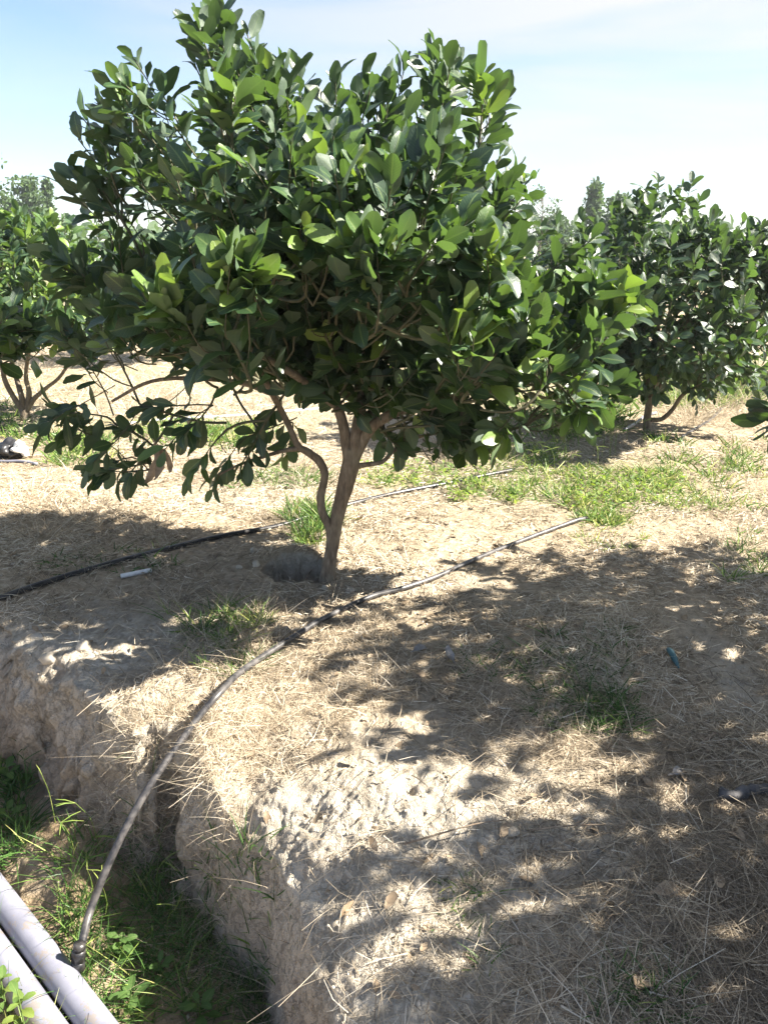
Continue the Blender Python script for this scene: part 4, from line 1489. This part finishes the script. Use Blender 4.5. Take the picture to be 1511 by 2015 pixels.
def tangent(N, r):
    t = np.cross(N, r.normal(0, 1, N.shape))
    return nrm(t)


rs_ = np.random.default_rng(55)
top = (cS < -0.02).astype(float)
claycell = CLAY[:-1, :-1]
litter = top * np.clip(0.70 + 1.3 * patch + 1.0 * patch2, 0.08, 1.7) * (1 - 0.90 * claycell) 
hole_m = np.exp(-(((cX - HOLE[0]) / 0.2) ** 2 + ((cY - HOLE[1]) / 0.14) ** 2) ** 2)
litter = litter * (1 - hole_m) * (cN[..., 2] > 0.72)
litter = litter + 0.9 * gauss(cX, cY, 0.85, 1.30, 0.42, 0.42) + 0.5 * gauss(cX, cY, 1.2, 2.0, 0.5, 0.5)
fall = np.where(cY < 6.5, 1.0 / np.maximum(cdep / 2.2, 0.7) ** 1.35, 0)
p, N, j, i = scatter(litter * fall, 150000, rs_)
dep = project(p)[2]
t = tangent(N, rs_)
lift = rs_.uniform(0.0, 0.38, len(p)) ** 1.6
d = nrm(t + N * lift[:, None])
sd = nrm(np.cross(d, N) + rs_.normal(0, .5, p.shape))
L = rs_.uniform(0.02, 0.085, len(p)) * np.clip(2.6 / dep, 0.75, 1.5) * np.where(rs_.random(len(p)) < .1, 1.6, 1)
Wd = rs_.uniform(0.0013, 0.0036, len(p)) * np.clip(dep / 2.4, 0.85, 2.0)
bend = tangent(N, rs_) * rs_.uniform(0, .8, len(p))[:, None] - N * (0.9 * lift)[:, None]
okl = hose_clear(p, d, L)
p, N, d, sd, L, Wd, bend, i, j = [q_[okl] for q_ in (p, N, d, sd, L, Wd, bend, i, j)]
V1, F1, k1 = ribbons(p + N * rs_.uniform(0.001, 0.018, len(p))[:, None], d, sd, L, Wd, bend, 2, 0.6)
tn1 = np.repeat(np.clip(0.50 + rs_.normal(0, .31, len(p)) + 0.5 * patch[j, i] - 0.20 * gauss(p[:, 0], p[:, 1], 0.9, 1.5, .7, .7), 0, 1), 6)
# farther field
litf = np.where(cY >= 5.8, 1.0, 0) * np.clip(0.8 + 0.9 * patch, 0.1, 1.5) * np.where(cY < 26, 1, 0) / np.maximum(cdep / 6, 1) ** 1.6
p, N, j, i = scatter(litf, 42000, rs_)
dep = project(p)[2]
t = tangent(N, rs_)
d = nrm(t + N * rs_.uniform(0, .6, len(p))[:, None])
V2, F2, k2 = ribbons(p, d, nrm(np.cross(d, N) + rs_.normal(0, .5, p.shape)), rs_.uniform(.06, .2, len(p)) * np.clip(dep / 8, 1, 2), rs_.uniform(.004, .008, len(p)) * np.clip(dep / 8, .8, 2.5),
                     tangent(N, rs_) * .4 - N * .2, 2, .6)
tn2 = np.repeat(np.clip(0.6 + rs_.normal(0, .22, len(p)), 0, 1), 6)
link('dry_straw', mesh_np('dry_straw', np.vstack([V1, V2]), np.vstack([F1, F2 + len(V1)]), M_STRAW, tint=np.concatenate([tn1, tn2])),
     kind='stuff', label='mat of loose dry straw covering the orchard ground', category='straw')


# brown leaf bits and soil crumbs, past counting
pl_, Nl_, jl_, il_ = scatter(top * (cN[..., 2] > 0.7) * fall * (0.5 + gauss(cX, cY, 0.1, 3.5, .7, .5) * 2.0 + np.clip(patch2, 0, 1)), 800, rs_)
n_ = len(pl_)
dl_ = nrm(tangent(Nl_, rs_) + Nl_ * rs_.normal(0, .2, (n_, 1)))
nl_ = nrm(Nl_ + rs_.normal(0, .35, (n_, 3)))
nl_ = nrm(nl_ - dl_ * (nl_ * dl_).sum(1, keepdims=True))
Ml_ = np.stack([np.cross(dl_, nl_), dl_, nl_], -1) * rs_.uniform(.018, .055, n_)[:, None, None]
link('leaf_litter', bake_leaves('leaf_litter', LEAF_LO, rs_.integers(0, NVAR, n_), Ml_, pl_ + Nl_ * .010, rs_.random(n_), M_DEAD), kind='stuff',
     label='bits of brown leaf scattered through the straw', category='leaf litter')
pc_, Nc_, _, _ = scatter((cN[..., 2] > 0.45) * fall * (0.15 + 1.6 * claycell + 0.6 * gauss(cX, cY, 0.1, 3.4, .6, .35)), 3200, rs_)
OV = np.array([(1, 0, 0), (-1, 0, 0), (0, 1, 0), (0, -1, 0), (0, 0, 1), (0, 0, -1)], float)
OF = np.array([(0, 2, 4), (2, 1, 4), (1, 3, 4), (3, 0, 4), (2, 0, 5), (1, 2, 5), (3, 1, 5), (0, 3, 5)])
n_ = len(pc_)
cs_ = 0.0020 + 0.007 * rs_.random(n_) ** 3.5
CV = pc_[:, None, :] + (OV[None] + rs_.normal(0, .28, (n_, 6, 3))) * cs_[:, None, None] * np.array([1, 1, .75])
link('soil_crumbs', mesh_np('soil_crumbs', CV.reshape(-1, 3), (OF[None] + (np.arange(n_) * 6)[:, None, None]).reshape(-1, 3), M_CLAY, smooth=False), kind='stuff',
     label='crumbs of pale clay lying on the bank', category='soil')


def tufts(spec, r, leafw=(0.002, 0.004), up=0.9, bendf=0.8, k=4, tint=(0.5, .2), taper=.9, kink=.12, clear=False):
    """spec: (points (n,3), radius, blades, height, spread) -> ribbons"""
    Bs, Dd, LL, WW, BB, TT = [], [], [], [], [], []
    for (c, rad, nb, h, spread, tb) in spec:
        a = r.uniform(0, 6.28, nb)
        q = np.sqrt(r.random(nb)) * rad
        x, y = c[0] + q * np.cos(a), c[1] + q * np.sin(a)
        z = np.array(gz(x, y))
        out = np.stack([np.cos(a), np.sin(a), 0 * a], -1)
        rd = r.normal(0, 1, (nb, 3)) * np.array([1, 1, 0.2])
        d = nrm(np.array([0, 0, up]) + spread * (0.5 * out + 0.5 * rd))
        Bs.append(np.stack([x, y, z - 0.004], -1))
        Dd.append(d)
        LL.append(h * r.uniform(0.45, 1.15, nb))
        WW.append(r.uniform(*leafw, nb))
        hz = d * np.array([1, 1, 0])
        BB.append(hz * bendf * r.uniform(0.2, 1.0, nb)[:, None] + r.normal(0, kink, (nb, 3)) + np.array([0, 0, -0.35 * bendf]) * r.uniform(0, 1, nb)[:, None])
        TT.append(np.clip(tb + r.normal(0, tint[1], nb), 0, 1))
    Bs, Dd, LL, WW, BB, TT = [np.concatenate(q_) for q_ in (Bs, Dd, LL, WW, BB, TT)]
    if clear:
        far_ok = hose_clear(Bs, Dd, LL)
        Bs, Dd, LL, WW, BB, TT = [q_[far_ok] for q_ in (Bs, Dd, LL, WW, BB, TT)]
    dep = project(Bs)[2]
    WW = WW * np.clip(dep / 2.6, 0.85, 3)
    side = nrm(np.cross(Dd, r.normal(0, 1, Dd.shape)))
    V, F, _ = ribbons(Bs, Dd, side, LL, WW, BB, k, taper)
    return V, F, np.repeat(TT, 2 * (k + 1))


def px_tufts(boxes, r, zr=None):
    """(x0,y0,x1,y1, tufts, blades, height, radius, spread, tint)"""
    out = []
    for (x0, y0, x1, y1, nt, nb, h, rad, spread, tb) in boxes:
        for _ in range(nt):
            u, v = r.random() + 0, r.random()
            c = on_ground(x0 + (x1 - x0) * u, y0 + (y1 - y0) * v)
            if zr is not None and not (zr[0] < c[2] < zr[1]):
                continue
            out.append((c, rad * r.uniform(.6, 1.3), int(nb * r.uniform(.5, 1.4)) + 1, h * r.uniform(.6, 1.25), spread, np.clip(tb + r.normal(0, .08), 0, 1)))
    return out


rd_ = np.random.default_rng(66)
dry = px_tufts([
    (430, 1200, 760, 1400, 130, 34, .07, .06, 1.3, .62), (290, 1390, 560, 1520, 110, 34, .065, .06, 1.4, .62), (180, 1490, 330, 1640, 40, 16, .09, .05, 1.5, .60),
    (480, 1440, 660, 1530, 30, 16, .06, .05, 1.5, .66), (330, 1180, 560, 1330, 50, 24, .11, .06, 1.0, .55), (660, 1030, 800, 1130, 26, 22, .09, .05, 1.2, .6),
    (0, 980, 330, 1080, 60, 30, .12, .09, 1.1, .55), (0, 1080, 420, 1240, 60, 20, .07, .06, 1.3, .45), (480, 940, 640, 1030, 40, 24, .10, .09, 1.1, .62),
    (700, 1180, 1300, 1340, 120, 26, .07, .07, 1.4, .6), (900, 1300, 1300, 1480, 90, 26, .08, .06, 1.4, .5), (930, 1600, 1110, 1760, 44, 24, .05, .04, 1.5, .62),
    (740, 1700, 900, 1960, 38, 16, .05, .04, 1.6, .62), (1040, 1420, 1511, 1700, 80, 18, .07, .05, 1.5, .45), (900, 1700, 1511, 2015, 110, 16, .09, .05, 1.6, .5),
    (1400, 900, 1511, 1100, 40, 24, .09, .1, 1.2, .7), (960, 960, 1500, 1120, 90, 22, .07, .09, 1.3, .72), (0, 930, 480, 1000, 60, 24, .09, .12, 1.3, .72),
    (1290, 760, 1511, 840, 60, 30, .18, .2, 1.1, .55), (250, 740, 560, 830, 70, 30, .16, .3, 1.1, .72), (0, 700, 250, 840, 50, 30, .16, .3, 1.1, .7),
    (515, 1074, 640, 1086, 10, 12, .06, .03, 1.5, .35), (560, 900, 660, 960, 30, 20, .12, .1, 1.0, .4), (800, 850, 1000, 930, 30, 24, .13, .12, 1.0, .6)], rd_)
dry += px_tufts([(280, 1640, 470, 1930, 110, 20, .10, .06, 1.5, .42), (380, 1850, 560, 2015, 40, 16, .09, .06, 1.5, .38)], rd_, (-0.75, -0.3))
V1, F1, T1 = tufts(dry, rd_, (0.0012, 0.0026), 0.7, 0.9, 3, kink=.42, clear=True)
# stalks hanging down the bank face of the gully
nh = 1100
EDGE_X, EDGE_Y = [0.20, 0.25, 0.33, 0.48, 0.60, 0.69, 0.78, 0.86, 0.95], [1.58, 1.74, 1.86, 2.02, 2.20, 2.36, 2.36, 2.33, 2.42]
hx = rd_.uniform(-0.94, -0.44, nh)
hy = np.interp(-hx, EDGE_X, EDGE_Y) - rd_.uniform(-.05, .10, nh)
hz_ = np.array(gz(hx, hy))
Bh = np.stack([hx, hy, hz_ + rd_.uniform(0, .03, nh)], -1)
Dh = nrm(np.array([-0.40, -0.45, 0.15]) + rd_.normal(0, 1.0, (nh, 3)))
V3, F3, _ = ribbons(Bh, Dh, nrm(np.cross(Dh, rd_.normal(0, 1, Dh.shape))), rd_.uniform(.025, .085, nh), rd_.uniform(.0009, .0019, nh), np.array([-0.05, -0.05, -0.7]) + rd_.normal(0, .6, (nh, 3)), 4, .7)
okh = np.repeat(hose_clear(Bh, Dh, np.full(nh, .1)), 4)
F3 = F3[okh]
T3 = np.repeat(np.clip(rd_.normal(.58, .2, nh), 0, 1), 10)
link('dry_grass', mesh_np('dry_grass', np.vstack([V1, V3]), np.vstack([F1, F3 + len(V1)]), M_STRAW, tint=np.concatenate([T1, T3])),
     kind='stuff', label='tufts of dead tan grass on the bank and hanging into the gully', category='dry grass')

rg_ = np.random.default_rng(67)
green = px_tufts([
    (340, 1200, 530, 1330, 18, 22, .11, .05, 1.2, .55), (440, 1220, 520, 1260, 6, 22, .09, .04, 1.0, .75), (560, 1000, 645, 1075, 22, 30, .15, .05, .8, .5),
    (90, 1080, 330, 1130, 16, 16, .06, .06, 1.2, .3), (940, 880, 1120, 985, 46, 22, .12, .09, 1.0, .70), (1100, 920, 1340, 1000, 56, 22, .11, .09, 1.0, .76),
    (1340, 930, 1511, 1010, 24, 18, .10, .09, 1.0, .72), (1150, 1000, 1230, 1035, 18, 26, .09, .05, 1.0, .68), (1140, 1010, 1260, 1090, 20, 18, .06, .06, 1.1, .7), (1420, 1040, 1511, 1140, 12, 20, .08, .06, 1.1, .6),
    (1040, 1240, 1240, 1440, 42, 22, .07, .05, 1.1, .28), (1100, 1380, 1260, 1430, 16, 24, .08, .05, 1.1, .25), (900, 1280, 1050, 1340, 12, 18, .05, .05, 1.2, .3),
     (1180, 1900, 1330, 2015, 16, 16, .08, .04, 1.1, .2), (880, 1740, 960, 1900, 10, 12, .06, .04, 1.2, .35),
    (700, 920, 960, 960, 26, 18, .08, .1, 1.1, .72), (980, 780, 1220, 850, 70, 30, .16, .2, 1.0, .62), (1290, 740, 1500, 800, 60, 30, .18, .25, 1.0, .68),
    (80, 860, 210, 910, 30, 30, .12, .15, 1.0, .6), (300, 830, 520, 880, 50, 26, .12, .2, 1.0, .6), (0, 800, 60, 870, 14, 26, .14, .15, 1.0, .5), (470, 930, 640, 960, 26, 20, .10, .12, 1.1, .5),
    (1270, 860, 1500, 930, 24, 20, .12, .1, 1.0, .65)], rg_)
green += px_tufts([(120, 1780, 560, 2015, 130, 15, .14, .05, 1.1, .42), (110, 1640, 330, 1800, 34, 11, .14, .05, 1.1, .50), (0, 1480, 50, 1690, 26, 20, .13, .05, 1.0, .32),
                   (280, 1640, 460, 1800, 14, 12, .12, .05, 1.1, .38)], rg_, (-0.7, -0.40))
# weeds on the photographer's side, over the pipes
near = [(np.array([x, y, 0]), .05, 12, .20, .9, t_) for x, y, t_ in [(-0.98, 1.58, .7), (-1.05, 1.66, .72), (-1.10, 1.72, .65), (-0.93, 1.52, .75), (-1.15, 1.80, .6), (-1.02, 1.62, .8), (-1.2, 1.88, .6), (-1.0, 1.60, .7)]]
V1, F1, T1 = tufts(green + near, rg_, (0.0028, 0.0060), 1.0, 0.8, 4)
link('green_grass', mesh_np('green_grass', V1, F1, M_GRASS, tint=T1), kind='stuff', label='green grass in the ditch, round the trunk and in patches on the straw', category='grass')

# tall stems with finger-like seed heads
def seed_stems(spots, r):
    parts, tt = [], []
    for (c, h, lean, nf, fl) in spots:
        e = c + np.array([lean[0], lean[1], h])
        C = catmull([c, c + np.array([lean[0] * .25, lean[1] * .25, h * .6]), e], 5)
        parts.append(tube(C, np.linspace(.0016, .0009, len(C)), 4, False))
        for k in range(nf):
            a = r.uniform(0, 6.28)
            d = nrm(np.array([math.cos(a), math.sin(a), r.uniform(-.1, .6)]))
            parts.append(tube(np.array([e, e + d * fl * .5, e + d * fl + np.array([0, 0, -.01])]), [.0012, .0022, .0010], 4, False))
    return merge(parts)


sp_ = []
for px, py, h, nf, dx in [(150, 1690, .17, 3, -.02), (195, 1665, .20, 3, -.05), (228, 1700, .13, 2, .02), (185, 1760, .12, 2, 0), (310, 1760, .16, 2, .04), (110, 1620, .22, 1, -.01), (215, 1800, .14, 2, 0), (330, 1850, .16, 2, .05)]:
    sp_.append((on_ground(px, py), h, (dx, -0.02), nf, .07))
for _ in range(34):
    sp_.append((on_ground(rg_.uniform(950, 1270), rg_.uniform(860, 960)), rg_.uniform(.12, .26), (rg_.uniform(-.05, .05), rg_.uniform(-.04, .04)), 4, rg_.uniform(.05, .09)))
V, F = seed_stems(sp_, rg_)
link('seed_grass', mesh_np('seed_grass', V, F, M_GRASS, tint=np.clip(rg_.normal(.82, .08, len(V)), 0, 1)), kind='stuff', label='thin grass stems with finger-like seed heads', category='grass')

# low leafy ground cover (uncountable)
cov = []
for (x0, y0, x1, y1, n_, s_) in [(700, 915, 960, 965, 330, .033), (880, 955, 945, 990, 130, .03), (985, 965, 1030, 995, 60, .03), (1110, 940, 1340, 1005, 420, .03), (1290, 760, 1400, 800, 300, .06), (1130, 960, 1240, 1010, 200, .03)]:
    for _ in range(n_):
        q_ = on_ground(rg_.uniform(x0, x1), rg_.uniform(y0, y1))
        cov.append((*q_, s_ * rg_.uniform(.6, 1.3)))
cov = np.array(cov)
n_ = len(cov)
d = nrm(rg_.normal(0, 1, (n_, 3)) * np.array([1, 1, .3]) + np.array([0, 0, .35]))
upv = np.array([0, 0, 1.0]) + rg_.normal(0, .3, (n_, 3))
nn = nrm(upv - d * (upv * d).sum(1, keepdims=True))
Mx = np.stack([np.cross(d, nn), d, nn], -1) * cov[:, 3][:, None, None]
link('ground_cover', bake_leaves('ground_cover', LEAF_LO, rg_.integers(0, NVAR, n_), Mx, cov[:, :3] + np.stack([0 * cov[:, 0], 0 * cov[:, 0], rg_.uniform(.01, .07, n_)], -1), np.clip(rg_.normal(.75, .15, n_), .05, .98), M_WEED),
     kind='stuff', label='low yellow green creeping weeds among the straw', category='weeds')

# broad-leaved weeds, each a plant
WEED_T = [leaf_template(5, 5, 500 + k, 0.30, 0.15, 0.5 + 0.2 * k, 0.03, True) for k in range(3)]
WEED_ME = {}


def weed(pos, h, n_leaf, size, label, tone, seed, lean=(0, 0)):
    r = np.random.default_rng(seed)
    root = thing('weed', pos, label, 'weed', 'broad leaved weeds')
    C = catmull(np.array([(0, 0, -.01), (lean[0] * .4, lean[1] * .4, h * .5), (lean[0], lean[1], h)]), 4)
    V, F = tube(C, np.linspace(.0028, .0014, len(C)), 6)
    link('stem', mesh_np('stem', V, F, M_WEED, tint=np.full(len(V), .5)), root)
    for k in range(n_leaf):
        f = 0.25 + 0.75 * (k + .5) / n_leaf
        b = C[min(len(C) - 1, int(f * (len(C) - 1)))]
        a = k * 2.4 + r.normal(0, .2)
        d = nrm(np.array([math.cos(a), math.sin(a), 0.15 + 0.5 * f + r.normal(0, .1)]))
        nn = nrm(np.array([0, 0, 1.0]) - d * d[2] + r.normal(0, .12, 3))
        xx = nrm(np.cross(d, nn))
        nn = np.cross(xx, d)
        s = size * (1.1 - 0.5 * f) * r.uniform(.8, 1.2)
        tq = int(np.clip((tone + r.normal(0, .1)) * 8, 0, 7))
        key = (k % 3, tq)
        if key not in WEED_ME:
            V, F, uv = WEED_T[k % 3]
            WEED_ME[key] = mesh_np('leaf', V, F, M_WEED, tint=np.full(len(V), (tq + .5) / 8), uv=uv)
        o = bpy.data.objects.new('leaf', WEED_ME[key])
        COL.objects.link(o)
        o.parent = root
        o.matrix_local = Matrix([[*(np.array([xx[a_], d[a_], nn[a_]]) * s), b[a_]] for a_ in range(3)] + [[0, 0, 0, 1]])
    return root


for i, (px, py, h, nl, s_, lab, tn_) in enumerate([
    (245, 1890, .10, 11, .055, 'leafy green weed in the ditch right of the hose fitting', .35),
    (262, 1985, .08, 9, .058, 'broad leaved weed in the ditch beside the grey pipe near the bottom', .4),
    (318, 1925, .07, 8, .052, 'low green weed in the ditch farther from the pipe under the hanging straw', .3),
    (325, 1730, .07, 6, .055, 'small green sprout at the foot of the gully wall behind the hose', .3),
    (395, 2005, .07, 8, .06, 'dark green weed at the bottom edge below the near mound', .25),
    (20, 1545, .10, 9, .07, 'green weed at the left edge under the clay wall, upper one', .3),
    (22, 1625, .09, 8, .06, 'green weed at the left edge just above the pipes', .28),
    (905, 985, .06, 14, .05, 'bright yellow green weed on the straw between the two hoses', .9),
    (1008, 992, .05, 10, .05, 'smaller yellow green weed right of the bright one between the hoses', .85)]):
    weed(on_ground(px, py), h, nl, s_, lab, tn_, 700 + i)
for i, (x, y, h, nl, s_, lab, tn_) in enumerate([(-0.99, 1.60, .20, 11, .055, 'sunlit yellow green weed at the bottom left corner over the pipes', .62),
                                                 (-1.08, 1.68, .16, 9, .05, 'yellow green weed in the bottom left corner, the one farther back', .6)]):
    weed(np.array([x, y, float(gz(x, y))]), h, nl, s_, lab, tn_, 760 + i)

# ------------------------------------------------------------------ the air
hz_m = bpy.data.materials.new('haze_air')
hz_m.use_nodes = True
hn, hl = hz_m.node_tree.nodes, hz_m.node_tree.links
hn.clear()
ho = hn.new('ShaderNodeOutputMaterial')
hv = hn.new('ShaderNodeVolumePrincipled')
hv.inputs['Color'].default_value = (0.86, 0.93, 1.0, 1)
hv.inputs['Density'].default_value = 0.0008
hv.inputs['Anisotropy'].default_value = 0.2
hl.new(hv.outputs[0], ho.inputs['Volume'])
zlo = float(PG[..., 2].min()) - 1.0
BX = np.array([(x, y, z) for z in (zlo, 8.5) for y in (-75.0, 1700.0) for x in (-1000.0, 1000.0)])
BF = np.array([(0, 2, 3, 1), (4, 5, 7, 6), (0, 1, 5, 4), (2, 6, 7, 3), (0, 4, 6, 2), (1, 3, 7, 5)])
link('haze', mesh_np('haze', BX, BF, hz_m, smooth=False), kind='stuff')
